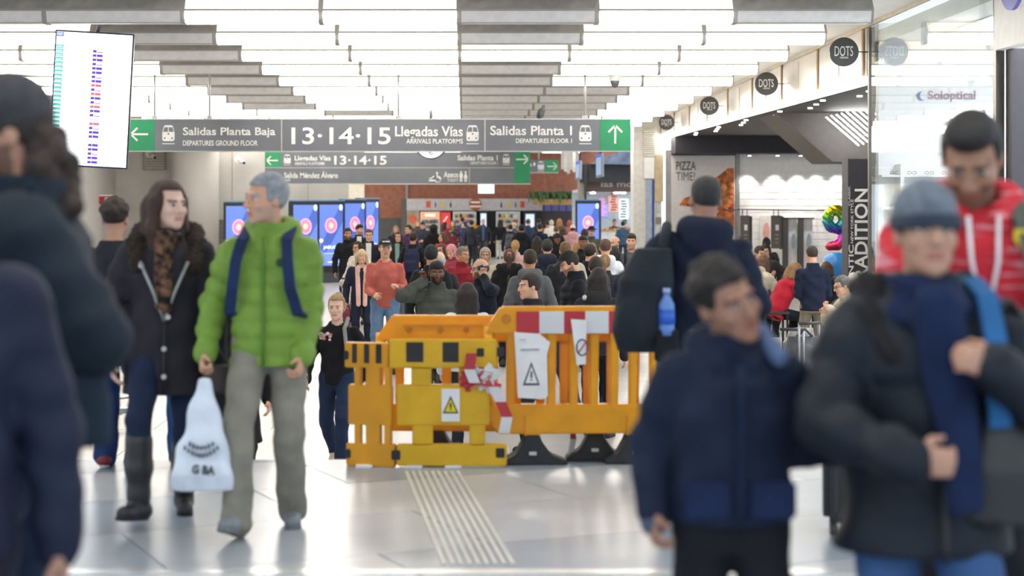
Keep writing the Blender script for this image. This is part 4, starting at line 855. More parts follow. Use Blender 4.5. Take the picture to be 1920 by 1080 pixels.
# ------------------------------------------------------------------ vending machines, cafe and far right shop
sv = 42.4; dv_ = F / sv; vx = lambda a: (a - VX) / sv; vz = lambda b: EYE + (HY - b) / sv
hd = thing('header_board', 'grey header board with snack pictures over the vending machines', 'sign', (vx(880), dv_ + .5, LOW)); hx = lambda a: vx(a) - vx(880); hzz = lambda b: vz(b) - LOW
box('panel', (hx(762), -.3, hzz(395)), (hx(1018), .3, hzz(372.5)), mat('#bdb9ba', .5), hd); MB().disc((hx(891.5), -.32, hzz(383)), .28, 'y', .04, 30).build('round_emblem', mat('#a8583a', .5), hd)
for i, (a, b) in enumerate(((380.5, 379), (384, 387))): box('text_line', (hx(883 - 2 * i), -.345, hzz(b + 1.6)), (hx(900 + 2 * i), -.34, hzz(b - 1.2)), M_ink, hd)
for a, c in ((803, '#d0562e'), (980, '#cf5030')): box('snack_picture', (hx(a - 4), -.32, hzz(389)), (hx(a + 4), -.30, hzz(377)), mat(c, .5), hd)
for a, c in ((816.5, '#6b6a4a'), (845, '#3b2a3a'), (940, '#402a33'), (967, '#5c5c50')): box('bottle_picture', (hx(a - 1.3), -.32, hzz(389)), (hx(a + 1.3), -.30, hzz(381)), mat(c, .5), hd); box('bottle_picture', (hx(a - .6), -.32, hzz(381)), (hx(a + .6), -.30, hzz(378)), mat('#b04050', .5), hd)
for a in (829, 953): MB().prism([(hx(a - 4.5), hzz(388)), (hx(a + 4), hzz(388)), (hx(a + 4.5), hzz(380)), (hx(a), hzz(379))], 'y', -.32, -.30).build('sandwich_picture', mat('#dcc060', .5), hd)
box('side_panel', (hx(762), -.25, .0), (hx(786), .25, hzz(395)), mat('#b39c80', .6, 0, .15, 3), hd); MB().disc((hx(774), -.27, hzz(411)), .17, 'y', .03, 24).build('round_emblem', mat('#d86048', .5), hd); box('backing', (hx(786), -.05, 0), (hx(1018), .25, hzz(395)), M_blk2, hd); box('end_post', (hx(752), -.3, 0), (hx(761), .3, hzz(373)), mat('#5b5655', .5), hd)
def vend(a0, a1, y0, kind, lab):
    c = (a0 + a1) / 2; t = thing('vending_machine', lab, 'vending machine', (vx(c), dv_ + .1, LOW)); w = (a1 - a0) / sv / 2; H = vz(y0) - LOW; rr = random.Random(int(a0))
    bodyc = {'drink': '#d8d4d0', 'red': '#c23430', 'snack': '#c9cac8', 'coffee': '#3a3c42'}[kind]; box('cabinet', (-w, -.2, 0), (w, .3, H), mat(bodyc, .4), t, .01)
    if kind == 'red': box('front_panel', (-w * .9, -.215, .1), (w * .9, -.2, H - .05), lightmat('#c8352f', .55), t); MB().prism([(-w * .6, H - .5), (-w * .3, H - .45), (w * .5, H - .2), (w * .2, H - .2)], 'y', -.225, -.215).build('white_wave', lightmat('#f0d0cc', .7), t); return
    if kind == 'coffee': box('screen', (-w * .7, -.215, H - .75), (w * .7, -.2, H - .08), lightmat('#bfd0f2', .9), t); return
    if kind == 'drink': box('lit_header', (-w * .9, -.22, H - .28), (w * .9, -.2, H - .03), lightmat('#ee8a5c', .9), t); box('header_text', (-w * .5, -.23, H - .2), (w * .5, -.22, H - .1), lightmat('#ffe9dc', 1.2), t)
    z1 = H - (.32 if kind == 'drink' else .08); box('window', (-w * .85, -.21, .6), (w * .85, -.2, z1), lightmat('#9fa09a' if kind == 'drink' else '#8d9290', .5), t)
    for j in range(4):
        z = z1 - .2 - j * .24; box('shelf', (-w * .85, -.24, z - .03), (w * .85, -.2, z), mat('#e6e4e0', .5), t)
        for i in range(8):
            x = -w * .8 + (i + .5) * w * 1.6 / 8; hh = rr.uniform(.12, .18); cc = rr.choice(['#7a4a3a', '#3e5a3a', '#caa040', '#d8d4cc', '#4a6aa8', '#b04038', '#262626']) if kind != 'drink' else rr.choice(['#8a7a70', '#5a4a44', '#6b6b64'])
            MB().box((x - .05, -.27, z), (x + .05, -.22, z + hh)).build('packet' if kind == 'snack' else 'bottle', mat(cc, .5), t)
vend(788, 825, 397, 'drink', 'drinks vending machine with an orange lit header'); vend(826, 845, 397, 'red', 'narrow red vending machine beside the drinks machine'); vend(849, 893, 396.5, 'snack', 'snack vending machine under the round brown emblem'); vend(899, 914, 397, 'coffee', 'dark coffee machine with a pale screen'); vend(930, 975, 396.5, 'snack', 'snack vending machine right of the coffee machine'); vend(982, 1005, 398, 'coffee', 'dark machine with a blue screen beside the planter')
es = thing('exit_light', 'pale glowing box hanging under the two row sign', 'light', at(911.5, 363, 48)); box('case', (-.32, -.05, 0), (.32, .05, .4), M_white, es); box('panel', (-.30, -.06, .02), (.30, -.05, .38), lightmat('#d9f2ff', 1.8), es); MB().tube([(0, 0, .4), (0, 0, CZ - es.location.z)], .02, 6).build('hanger', M_al, es)
plt = thing('planter', 'long wooden planter hung above the cafe counter', 'planter', (vx(1040), dv_ - .6, 0)); q = lambda b: EYE + (HY - b) / 43.5
box('trough', (-.95, -.25, q(384)), (.85, .25, q(373)), mat('#c89a62', .6, 0, .12, 5), plt, .01)
for i in range(9):
    x = -.98 + i * .225; t = thing('potted_fern', 'green fern spilling over the wooden planter', 'plant', (plt.location.x + x, plt.location.y - .1, q(374)), 0, 'ferns in the planter'); B = MB(); rr = random.Random(i)
    for k in range(26):
        a = rr.uniform(0, 6.28); L = rr.uniform(.22, .45); up = rr.uniform(.1, .5); p0 = Vector((0, 0, 0)); p1 = Vector((math.cos(a) * L * .5, math.sin(a) * L * .5, up * .8)); p2 = Vector((math.cos(a) * L, math.sin(a) * L, up * .5 - rr.uniform(0, .5)))
        n = Vector((-math.sin(a), math.cos(a), 0)) * .03; B._add([p0 - n * .4, p0 + n * .4, p1 - n, p1 + n, p2], [(0, 1, 3, 2), (2, 3, 4)])
    B.build('fronds', mat('#5c7a48', .6, 0, .3, 8), t)
cf = thing('cafe_counter', 'dark cafe counter front below the planter', 'counter', (vx(1040), dv_ + .5, LOW)); box('back_panel', (-.5, .3, 0), (1.0, .4, 2.9), mat('#4a3f44', .5), cf); box('counter_top', (-.5, -.4, 1.0), (1.0, .3, 1.06), mat('#b08a5c', .5), cf); box('counter_front', (-.5, -.3, 0), (1.0, .25, 1.0), mat('#3d3535', .6), cf)
for i in range(4): box('menu_screen', (-.4 + i * .33, .28, 2.05), (-.12 + i * .33, .3, 2.5), lightmat('#4b4a7c', .5), cf)
# far right shop with the brown fascia
sf = 47.0; df = F / sf; sx = lambda a: (a - VX) / sf; sz = lambda b: EYE + (HY - b) / sf
fsx = struct(box('wall_right', (sx(1096), df, sz(360)), (sx(1206), df + .3, sz(337)), mat('#6b5750', .6, 0, .05))); fsx['label'] = 'brown fascia of the far bakery shop'
fl_ = thing('fascia_lettering', 'cut off white lettering on the brown bakery fascia', 'lettering', (sx(1165), df - .02, sz(350))); text('las mon.', sx(1127) - sx(1165), sx(1202) - sx(1165), sz(350.5) - sz(350), sz(339) - sz(350), 0, mat('#cfc4bb', .5), fl_, .02)
up_ = struct(box('trim_4', (sx(1086), df - .5, sz(342)), (sx(1206), df - .1, sz(308)), mat('#38373a', .8, 0, .08, 2))); up_['label'] = 'sagging black cloth band above the brown fascia'
cn = struct(MB().prism([(sx(1105), sz(308)), (sx(1206), sz(310)), (sx(1206), sz(272)), (sx(1150), sz(288))], 'y', df - .8, df - .4).build('trim_5', mat('#7f8ca3', .5, 0, .2, 3))); cn['label'] = 'blue grey ceiling duct above the black band'
rw2 = struct(box('wall_back', (sx(1085), df + 4, LOW), (sx(1215), df + 4.2, sz(355)), mat('#c8d4da', .5))); rw2['label'] = 'pale lit back wall of the bakery shop'
struct(box('ceiling', (sx(1085), df + .2, sz(360)), (sx(1215), df + 4.2, sz(355)), M_white))
for px in (1115, 1160, 1172, 1200): t = thing('downlight', 'bright downlight under the brown bakery fascia', 'downlight', (sx(px), df + 1, sz(361)), 0, 'bakery downlights'); MB().disc((0, 0, -.01), .10, 'z', .03, 16).build('lens', lightmat('#ffffff', 25), t)
pp = struct(box('wall_pier', (sx(1083), df - .3, LOW), (sx(1094), df, sz(320)), mat('#aaa49c', .5))); pp['label'] = 'grey pier at the side of the bakery'; struct(box('trim_6', (sx(1094), df - .6, LOW), (sx(1098), df - .35, sz(308)), M_blk2))
ct = thing('bakery_counter', 'white bakery display counter with bread in the far shop', 'counter', (sx(1170), df + 1.2, LOW)); box('counter_body', (-.9, -.3, 0), (.75, .3, 1.25), mat('#e9e6e0', .4), ct, .01); box('counter_top', (-.95, -.35, 1.25), (.8, .35, 1.3), mat('#caa06a', .5), ct)
rr = random.Random(5)
for i in range(12): t = tag(thing('bread_loaf', 'small bread loaf on the bakery counter', 'bread', (sx(1170) - .8 + i * .13, df + 1.05, LOW + 1.3), 0, 'loaves on the bakery counter')); part('crust', MB().lathe([(.02, 0), (.055, .02), (.05, .06), (.01, .085)], n=10).mesh('crust'), mat(rr.choice(['#c98a48', '#b8783a', '#d8a860']), .6), t)
for i, (a0, a1, b0, b1, c, e) in enumerate(((1133, 1156, 383, 408, '#8a90d8', .9), (1157, 1176, 366, 398, '#d8a89c', .7), (1178, 1196, 372, 412, '#dfe9f0', .9))):
    t = thing('menu_board', ['blue lit poster in the bakery', 'food picture panel in the bakery', 'white menu board with dark text lines in the bakery'][i], 'board', (sx((a0 + a1) / 2), df + 3.9, LOW)); w = (a1 - a0) / sf / 2; box('panel', (-w, -.03, sz(b1) - LOW), (w, .11, sz(b0) - LOW), lightmat(c, e), t)
    for k in range(7): box('text_line' if i == 2 else 'picture_patch', (-w * rr.uniform(.4, .8), -.04, sz(b1) - LOW + .06 + k * .11), (w * rr.uniform(.3, .8), -.03, sz(b1) - LOW + .12 + k * .11), mat(['#b060b0', '#b8583a', '#5f7078'][i], .5) if i else lightmat('#e090c0', .8), t)
t = thing('pendant_lamp', 'woven pendant lamp over the bakery counter', 'lamp', (sx(1200), df + 1, sz(420))); MB().lathe([(.26, 0), (.22, .12), (.1, .28), (.04, .33)], n=16).build('shade', mat('#c9a27a', .7), t); MB().tube([(0, 0, .33), (0, 0, sz(360) - sz(420))], .01, 5).build('cord', M_blk2, t)
def tvs(px, py, s_, w, h_, lean, yaw, lab):
    p = at(px, py, s_); t = thing('hanging_screen', lab, 'screen', p); t.rotation_euler = (R(-12), R(lean), R(yaw)); box('case', (-w / 2, -.03, -h_), (w / 2, .05, 0), mat('#8b95a8', .4), t); box('panel', (-w / 2 + .03, -.04, -h_ + .05), (w / 2 - .03, -.03, -.12), lightmat('#8fa5c6', .6), t); box('header', (-w / 2 + .03, -.04, -.12), (w / 2 - .03, -.03, -.02), lightmat('#5566c8', .7), t); MB().tube([(0, .04, -.1), (.05, .06, CZ - p.z)], .03, 6).build('hanger_rod', mat('#44464c', .5), t)
tvs(1124, 288, 72, .22, .64, -11, -45, 'small hanging departures monitor under the green up arrow'); tvs(1085, 302, 62, .2, .58, -11, -50, 'small hanging departures monitor nearer the far cafe')
for i in range(6): t = thing('hanging_banner', 'pale narrow banner strip hanging near the far ceiling', 'banner', at(1055 + i * 5.5, 300, 50 + i), 0, 'pale hanging strips'); box('strip', (-.06, -.02, -.35 - .07 * (i % 3)), (.05, .02, .45), mat('#d3cdc8', .6), t); MB().tube([(0, 0, .45), (0, 0, CZ - t.location.z)], .008, 5).build('cord', M_al, t)
# ------------------------------------------------------------------ pizza corner furniture
S2 = 70.0
for i, (a0, a1) in enumerate(((1388, 1405), (1446, 1464))):
    t = thing('menu_board', ['brown hanging menu board nearest the pizza poster', 'brown hanging menu board beside the grey doors'][i], 'board', at((a0 + a1) / 2, 466, S2)); w = (a1 - a0) / S2 / 2; H = 62 / S2
    box('panel', (-w, -.06, 0), (w, .06, H), mat('#6e655f', .6), t, .006); box('side_panel', (w, -.03, -.02), (w + .07, .2, H - .02), mat('#4f4944', .6), t); box('label_square', (-w * .2, -.07, H * .55), (w * .5, -.06, H * .72), M_ink, t)
    for k in range(3): box('text_line', (-w * .3, -.07, H * (.15 + .12 * k)), (w * .4, -.06, H * (.2 + .12 * k)), mat('#9c948c', .6), t)
    for x in (-w * .5, w * .5): MB().tube([(x, 0, H), (x, 0, H + .17)], .012, 5).build('hook', M_blk2, t)
t = thing('hanging_rail', 'thin dark rail carrying the hanging menu boards', 'rail', at(1480, 394, S2)); MB().tube([(-1.4, 0, .02), (0, 0, 0), (1.35, 0, -.02)], .018, 6).build('bar', mat('#57504e', .4), t)
for x in (-1.38, 1.3): MB().box((x, 0, -.015), (x + .03, 48.45 - F / S2, .015)).build('arm', mat('#57504e', .4), t)
for i, a in enumerate((1472, 1501)):
    x = (a - VX) / 66.4; dd = struct(box('door_%d' % (i + 1), (x, 48.30, LOW), (x + .36, 48.46, EYE - .36), mat('#d9d6d4', .5))); dd['label'] = 'pale narrow door with a round window' if i else 'pale narrow door with a round window and dark reveal'
    box('door_frame', (x - .06, 48.25, LOW), (x + .10, 48.32, EYE - .33), mat('#4b4746', .5), dd); box('door_frame', (x - .06, 48.25, EYE - .37), (x + .40, 48.32, EYE - .33), mat('#4b4746', .5), dd); MB().disc((x + .26, 48.29, .62), .06, 'y', .03, 20, rz=.22).build('round_window', mat('#8b979d', .2, .3), dd)
t = thing('picture_panel', 'white panel with a pink figure print behind the menu boards', 'picture', at(1438, 470, 66.05)); box('panel', (-.2, 0, 0), (.12, .03, 1.0), mat('#dcd6d2', .5), t); MB().disc((-.02, -.005, .55), .09, 'y', .01, 16, rz=.25).build('print', mat('#d8a090', .6), t)
t = thing('fire_extinguisher', 'red fire extinguisher on the post by the pizza poster', 'extinguisher', at(1388, 480, 66.8)); MB().lathe([(.07, 0), (.075, .05), (.075, .4), (.03, .47), (.02, .5)], n=16).build('cylinder', mat('#b01c24', .35), t); MB().box((-.03, -.05, .5), (.03, .05, .55)).build('valve', M_blk2, t); MB().tube([(.03, 0, .5), (.1, 0, .4), (.09, 0, .15)], .012, 6).build('hose', M_blk2, t); box('wall_bracket', (-.03, .05, .2), (.03, .45, .3), M_blk2, t)
# balloons
c0 = at(1570, 430, 110); bn = thing('foil_balloon', 'rainbow foil balloon shaped as the number nine', 'balloon', c0)
A = Field((-.35, -.2, -.5), (.35, .2, .5), .012); pr = None
ringp = [(-.03 + .135 * math.cos(a * .2856), 0, .17 + .155 * math.sin(a * .2856)) for a in range(23)]
for i in range(22): A.cone(ringp[i], ringp[i + 1], .088, .088, .02, wob=lambda t, X, Y, Z: .006 * np.sin(60 * Z + 50 * X))
tail = [(.11, 0, .17), (.115, 0, .0), (.09, 0, -.17), (.0, 0, -.27), (-.13, 0, -.29)]
for i in range(4): A.cone(tail[i], tail[i + 1], .09, .085 if i < 3 else .075, .03)
rm = bpy.data.materials.new('rainbow_foil'); rm.use_nodes = True; nt = rm.node_tree; bs = nt.nodes['Principled BSDF']; bs.inputs['Metallic'].default_value = .75; bs.inputs['Roughness'].default_value = .22
tcn = nt.nodes.new('ShaderNodeTexCoord'); sx_ = nt.nodes.new('ShaderNodeSeparateXYZ'); cr = nt.nodes.new('ShaderNodeValToRGB'); nt.links.new(tcn.outputs['Generated'], sx_.inputs[0]); nt.links.new(sx_.outputs['Z'], cr.inputs[0]); nt.links.new(cr.outputs[0], bs.inputs['Base Color'])
cr.color_ramp.elements[1].color = lin('#e0c818')
for i, (p_, c_) in enumerate(((0, '#d8452a'), (.12, '#d83a50'), (.3, '#b840b8'), (.45, '#4a48b0'), (.58, '#2f8fb0'), (.75, '#6ab040'))):
    e = cr.color_ramp.elements[0] if i == 0 else cr.color_ramp.elements.new(p_); e.position = p_; e.color = lin(c_)
part('foil', A.mesh('foil')[0], rm, bn); MB().tube([(0, 0, -.34), (.02, 0, -.7), (0, 0, LOW + .72 - c0.z)], .004, 5).build('string', M_ink, bn)
c0 = at(1567, 507, 112); bl = thing('balloon', 'round blue party balloon below the number nine balloon', 'balloon', c0); MB().lathe([(.01, -.33), (.03, -.29), (.12, -.18), (.20, -.02), (.225, .1), (.19, .22), (.1, .29), (.01, .305)], n=24).build('skin', mat('#3f8fdc', .25), bl); MB().lathe([(.03, -.36), (.012, -.33)], n=8).build('knot', mat('#2f78c0', .4), bl); MB().tube([(0, 0, -.35), (0, 0, LOW + .72 - c0.z)], .004, 5).build('string', M_ink, bl)
t = thing('menu_stand', 'blue framed menu stand on the table by the balloons', 'sign', ((1587 - VX) / 112, F / 112, LOW + .74)); box('frame', (-.13, -.02, 0), (.2, .02, .56), mat('#3f86c8', .5), t, .006); box('sheet', (-.09, -.026, .06), (.2, -.02, .50), mat('#e4ecf4', .6), t); box('text_line', (-.06, -.03, .38), (-.02, -.026, .46), M_blk2, t)
for i, (px, s_, w, lab) in enumerate(((1445, 113, 1.5, 'high black cafe table where people lean on their elbows'), (1580, 111, 1.1, 'dark cafe table under the balloons'))):
    z = LOW + (1.0 if i == 0 else .74); t = thing('cafe_table', lab, 'table', ((px - VX) / s_, F / s_ + .2, LOW)); box('tabletop', (-w / 2, -.35, z - LOW - .04), (w / 2, .35, z - LOW), mat('#3c3836', .5), t, .006)
    for x in (-w / 2 + .1, w / 2 - .1): box('leg', (x - .03, -.03, .02), (x + .03, .03, z - LOW - .04), M_blk2, t); box('foot', (x - .05, -.3, 0), (x + .05, .3, .02), M_blk2, t)
def stool(px, py, s_, lab):
    p = at(px, py, s_); t = thing('bar_stool', lab, 'stool', (p.x, p.y, LOW)); h_ = p.z - LOW; m = mat('#2b2b2d', .4, .5); box('seat', (-.2, -.2, h_ - .04), (.2, .2, h_), mat('#3a3a3c', .6), t, .01)
    for a in (-.17, .17):
        for b in (-.17, .17): box('leg', (a - .014, b - .014, 0), (a + .014, b + .014, h_ - .04), m, t)
    box('footrest', (-.17, -.18, .2), (.17, -.16, .22), m, t); box('footrest', (-.17, .16, .2), (.17, .18, .22), m, t)
stool(1450, 583, 130, 'black metal bar stool under the red sweater'); stool(1412, 586, 122, 'black metal bar stool under the long cream puffer coat'); stool(1605, 640, 140, 'black stool beside the eating man in glasses')
def suitcase(px, py, s_, w, d_, h_, c, lab, handle=.35, low=True, yaw=0, ms=None):
    z = LOW if low else 0; t = thing('suitcase', lab, 'suitcase', ((px - VX) / s_, F / s_, z), R(yaw)); box('shell', (-w / 2, -d_ / 2, .06), (w / 2, d_ / 2, h_), mat(c, .45, 0, .06), t, .03); m = mat('#9da0a4', .3, .8)
    for i in range(4): box('groove', (-w / 2 + (i + .7) * w / 4.6, -d_ / 2 - .006, .12), (-w / 2 + (i + .7) * w / 4.6 + .015, -d_ / 2 + .01, h_ - .08), M_blk2, t)
    if handle:
        for x in (-w * .28, w * .28): MB().tube([(x, .02, h_ - .02), (x, .02, h_ + handle)], .011, 6).build('handle_tube', m, t)
        MB().tube([(-w * .30, .02, h_ + handle), (w * .30, .02, h_ + handle)], .016, 8).build('handle_grip', M_blk2, t)
    for x in (-w / 2 + .05, w / 2 - .05):
        for y in (-d_ / 2 + .05, d_ / 2 - .05): MB().disc((x, y, .03), .03, 'x', .03, 12).build('wheel', M_blk2, t)
    return t
suitcase(1486, 700, 184, .42, .25, .60, '#3b3d42', 'dark suitcase with a raised chrome handle by the bar stools', .42); suitcase(1519, 705, 190, .40, .26, .62, '#8e8f90', 'silver grey suitcase with a tall raised handle beside the cafe tables', .5, yaw=20)
suitcase(1536, 795, 200, .42, .28, .66, '#2b2c30', 'black suitcase standing by the edge of the lower floor', 0, yaw=15); suitcase(1612, 1000, 378, .36, .24, .62, '#1f2026', 'black trolley case rolling behind the dark puffer coat', .3, False, -10)
suitcase(652, 590, 104, .36, .24, .52, '#6d6468', 'greyish suitcase pulled beside the pink scarf', .45)
suitcase(756, 560, 92, .4, .26, .6, '#5f6f80', 'blue grey suitcase behind the coral sweater', 0)
t = thing('tote_bag', 'clear and grey shopping bag resting on the luggage', 'bag', at(1501, 668, 178)); A = Field((-.25, -.2, -.05), (.25, .2, .4), .012); A.loft([(0, 0, 0, .15, .08), (.15, 0, 0, .18, .1), (.3, .02, 0, .11, .05)], .02, wob=lambda x, y, z: .012 * np.sin(40 * x + 25 * z)); part('bag_body', A.mesh('bag')[0], mat('#86837f', .35, 0, .15, 12), t)
t = thing('rucksack', 'grey and black rucksack lying against the luggage', 'backpack', at(1505, 705, 180)); t.location.z = max(t.location.z, LOW + .02); A = Field((-.3, -.25, -.05), (.3, .25, .6), .013); A.loft([(0, 0, 0, .18, .12), (.2, 0, 0, .2, .14), (.42, 0, 0, .15, .1)], .03); A.ell((0, -.13, .2), (.13, .06, .14), .03); part('pack_body', A.mesh('pack')[0], mat('#55585c', .7, 0, .15, 9), t); MB().tube([(-.08, -.1, .42), (0, -.1, .5), (.08, -.1, .42)], .015, 6).build('grab_loop', M_blk2, t)
# fire sign on the left wall
t = thing('fire_sign', 'small red fire extinguisher sign on the left wall', 'sign', at(200, 374, 62)); box('sheet', (-.24, -.02, -.14), (.2, .02, .12), mat('#c33a33', .5), t); box('symbol', (-.05, -.03, -.1), (.05, -.02, .06), M_ink, t); box('edge', (-.24, -.025, .1), (.2, -.02, .14), M_ink, t)
# ------------------------------------------------------------------ people in the foreground
def gp(px, s, z=0): return Vector(((px - VX) / s, F / s, z))
def wear(t, name, label, cat, group=None):   # something worn or carried, placed in the wearer's frame
    o = thing(name, label, cat, t.location, t.rotation_euler[2], group); o.scale = t.scale; return o
def strap(pts, w=.022): return MB().tube(pts, w, 8)
def ribbon(pts, w=.05, th=.012):
    P = [Vector(p) for p in pts]; n = len(P); v = []; B = MB()
    for i in range(n):
        d = (P[min(i + 1, n - 1)] - P[max(i - 1, 0)]).normalized(); u = Vector((1, 0, 0)); u = (u - d * d.dot(u)).normalized(); m = d.cross(u)
        v += [P[i] + u * a * w / 2 + m * b * th / 2 for a, b in ((-1, -1), (1, -1), (1, 1), (-1, 1))]
    f = [(4 * i + j, 4 * i + (j + 1) % 4, 4 * i + 4 + (j + 1) % 4, 4 * i + 4 + j) for i in range(n - 1) for j in range(4)] + [(3, 2, 1, 0), tuple(4 * n - 4 + j for j in range(4))]
    return B._add(v, f)
def backpack(t, rig, label, c, strapc, size=1.0, ease=.03, side=None, step=.012):
    o = wear(t, 'backpack', label, 'backpack'); M, o0 = rig.T, rig.hip; e = ease
    A = Field(rig.up((0, .25, .2)) - .42, rig.up((0, .25, .25)) + .42, step)
    A.loft([(.02, 0, .23 + e, .135 * size, .085 * size), (.12, 0, .24 + e, .155 * size, .10 * size), (.38, 0, .22 + e, .15 * size, .09 * size), (.50, 0, .19 + e, .10 * size, .05)], .03, M, o0, n=3)
    A.loft([(.05, 0, .33 + e, .115 * size, .05), (.22, 0, .33 + e, .115 * size, .05), (.26, 0, .31 + e, .10 * size, .03)], .015, M, o0, n=3)
    part('pack_body', A.mesh('pack')[0], cloth(c), o)
    for q in (-1, 1):
        if side and q != side: continue
        P = [(q * .10, .14 + e, .47), (q * .105, .03, .53 + e), (q * .11, -.075 - e, .505), (q * .125, -.126 - e * 1.25, .41), (q * .14, -.135 - e * 1.3, .28), (q * .165, -.09 - e, .16), (q * .18, .06, .10), (q * .13, .2, .08)]
        ribbon([rig.up(p) for p in P], .052, .018).build('strap', cloth(strapc), o)
    strap([rig.up((-.03, .17 + e, .50)), rig.up((0, .18 + e, .55)), rig.up((.03, .17 + e, .50))], .008).build('grab_loop', cloth(strapc), o)
    return o
FGK = dict(step=.0118, fstep=.006)
LINEM = mat('#4c7c1e', .6)
# man in the lime puffer jacket
g = Rig(hip=(0, .0, .905), head=(-48, 3, 3), footL=(.085, .16, .085, -4, 10), footR=(-.115, -.24, .10, 16, -12), wrL=(.175, -.12, .885), wrR=(-.30, -.08, .90), curlL=55, curlR=75, elL=(.12, 1, 0), elR=(-.35, .9, 0), width=1.02, twist=-3)
G = person('person in a lime green puffer jacket and grey trousers walking with a white bag', gp(506, 375), -3, 1.80, g, 'green', dict(kind='puffer_jacket', ease=.031, puff=.013, pitch=.082, hem=-.10, collar=.02, hood=.02), cloth('#75973e', .55), '#88857a', [('short', '#8f949a')], '#c99a80', '#7d8288', 'shoe', .25, legk=(dict(ease=.014, bell=.012)), solec='#6e7276', **FGK)
strap([g.up((0, -.150, .52)), g.up((0, -.155, .36)), g.up((0, -.158, .2)), g.up((0, -.156, .02)), g.up((0, -.158, -.09))], .008).build('zip', LINEM, G)
MB().disc((0, 0, 0), .022, 'y', .008, 10).build('badge', mat('#27401a', .7), G).location = g.up((.085, -.152, .40))
backpack(G, g, 'navy backpack on the person in the lime puffer jacket', '#1f2a48', '#212f54', .95, .045)
hb = at(391, 688, 373); pb = thing('plastic_bag', 'white plastic carrier bag hanging from the hand of the lime jacket', 'bag', (hb.x + .03, hb.y - .36, hb.z - .56))
A = Field((-.22, -.16, -.03), (.22, .16, .58), .010); A.loft([(.0, -.01, 0, .145, .05), (.08, -.01, 0, .150, .075), (.25, 0, 0, .108, .06), (.42, .0, 0, .062, .038), (.54, .0, 0, .024, .02)], .01, n=2.2, wob=lambda x, y, z: .006 * np.sin(55 * x + 12 * z) + .005 * np.sin(38 * z + 30 * y))
part('bag_body', A.mesh('bag')[0], mat('#d6e0ee', .35, 0, .05, 8, .2), pb)
M_bt = mat('#3c434c', .6); rb = Matrix.Rotation(R(4), 3, 'Y')
text('G BA', -.05, .06, .09, .135, -.086, M_bt, pb, .04, rot=rb); rr = random.Random(6)
for n_, w0, z0 in ((7, .055, .215), (10, .078, .178)):      # two arched lines of print too soft to read
    for i in range(n_):
        x = -w0 + 2 * w0 * i / (n_ - 1); hh = rr.uniform(.007, .011); MB().box((x - .0045, -.082, z0 + 6 * x * x - hh), (x + .0045, -.070, z0 + 6 * x * x + hh)).build('print_mark', M_bt, pb)
# woman in the dark parka
w_ = Rig(hip=(0, 0, .905), head=(38, 2, 0), footL=(.08, .18, .085, -6, 6), footR=(-.12, -.24, .115, 8, -28), wrL=(.255, -.07, .84), wrR=(-.27, -.04, .86), elL=(.9, .5, 0), elR=(-.9, .5, 0), width=.98)
Wm = person('person in a long dark parka with fur hood, patterned scarf and tall boots', gp(312, 361), 6, 1.765, w_, 'parka', dict(kind='parka', ease=.034, hem=-.26, flare=.03, collar=.02), cloth('#28262f', .75), '#1e2a44', [('longwave', '#3e2a20')], '#d9b5a4', '#26282c', 'boot', legk=dict(ease=.004, hem=.62), **FGK)
A = Field(w_.up((-.3, -.3, .3)), w_.up((.3, .3, .75)), .011); rr = random.Random(2)
hoop = [(-.135, -.10, .40), (-.155, -.02, .50), (-.13, .09, .56), (0, .14, .59), (.13, .09, .56), (.155, -.02, .50), (.135, -.10, .40)]
for i in range(6): A.cone(w_.up(hoop[i]), w_.up(hoop[i + 1]), .052 if 0 < i < 5 else .046, .052, .02, wob=lambda t, X, Y, Z: .010 * np.sin(120 * X + 60 * Z) * np.sin(110 * Y + 70 * Z))
part('fur_hood', A.mesh('fur')[0], mat('#33271f', .95, 0, .35, 40, .8), Wm)
A = Field(w_.up((-.2, -.25, .1)), w_.up((.2, .2, .72)), .010); A.loft([(.50, 0, -.005, .095, .10), (.575, 0, -.012, .085, .092)], .02, w_.T, w_.hip, wob=lambda x, y, z: .008 * np.sin(70 * z + 20 * x)); A.cone(w_.up((0, -.115, .52)), w_.up((.0, -.165, .20)), .055, .045, .03, ((0, 1, 0), 1.8), wob=lambda t, X, Y, Z: .006 * np.sin(90 * X))
part('scarf', A.mesh('scarf')[0], mat('#5a4030', .9, 0, .9, 26, .4), Wm)
for q in (-1, 1): strap([w_.up((q * .12, -.165, .42)), w_.up((q * .06, -.172, .28)), w_.up((.0, -.172, .12))], .008).build('zip', mat('#9aa09e', .4, .4), Wm)
strap([w_.up((0, -.172, .12)), w_.up((0, -.172, -.1)), w_.up((0, -.185, -.25))], .007).build('zip', mat('#1b1a20', .5), Wm)
for p in ((-.115, -.165, .40), (.02, -.18, .14), (0, -.182, -.02), (0, -.19, -.16)): MB().disc((0, 0, 0), .013, 'y', .012, 10).build('button', mat('#b8b8b4', .3, .5), Wm).location = w_.up(p)
hbg = wear(Wm, 'handbag', 'small dark brown handbag held beside the dark parka', 'bag'); A = Field((.14, -.30, .62), (.40, -.05, .90), .012); A.loft([(.66, .27, -.17, .085, .04), (.80, .27, -.17, .075, .035)], .02, n=3); part('bag_body', A.mesh('bag')[0], mat('#3d332e', .5, 0, .1), hbg); strap([(.2, -.17, .79), (.22, -.16, .87), (.26, -.14, .89), (.33, -.17, .79)], .008).build('strap', mat('#3d332e', .5), hbg)
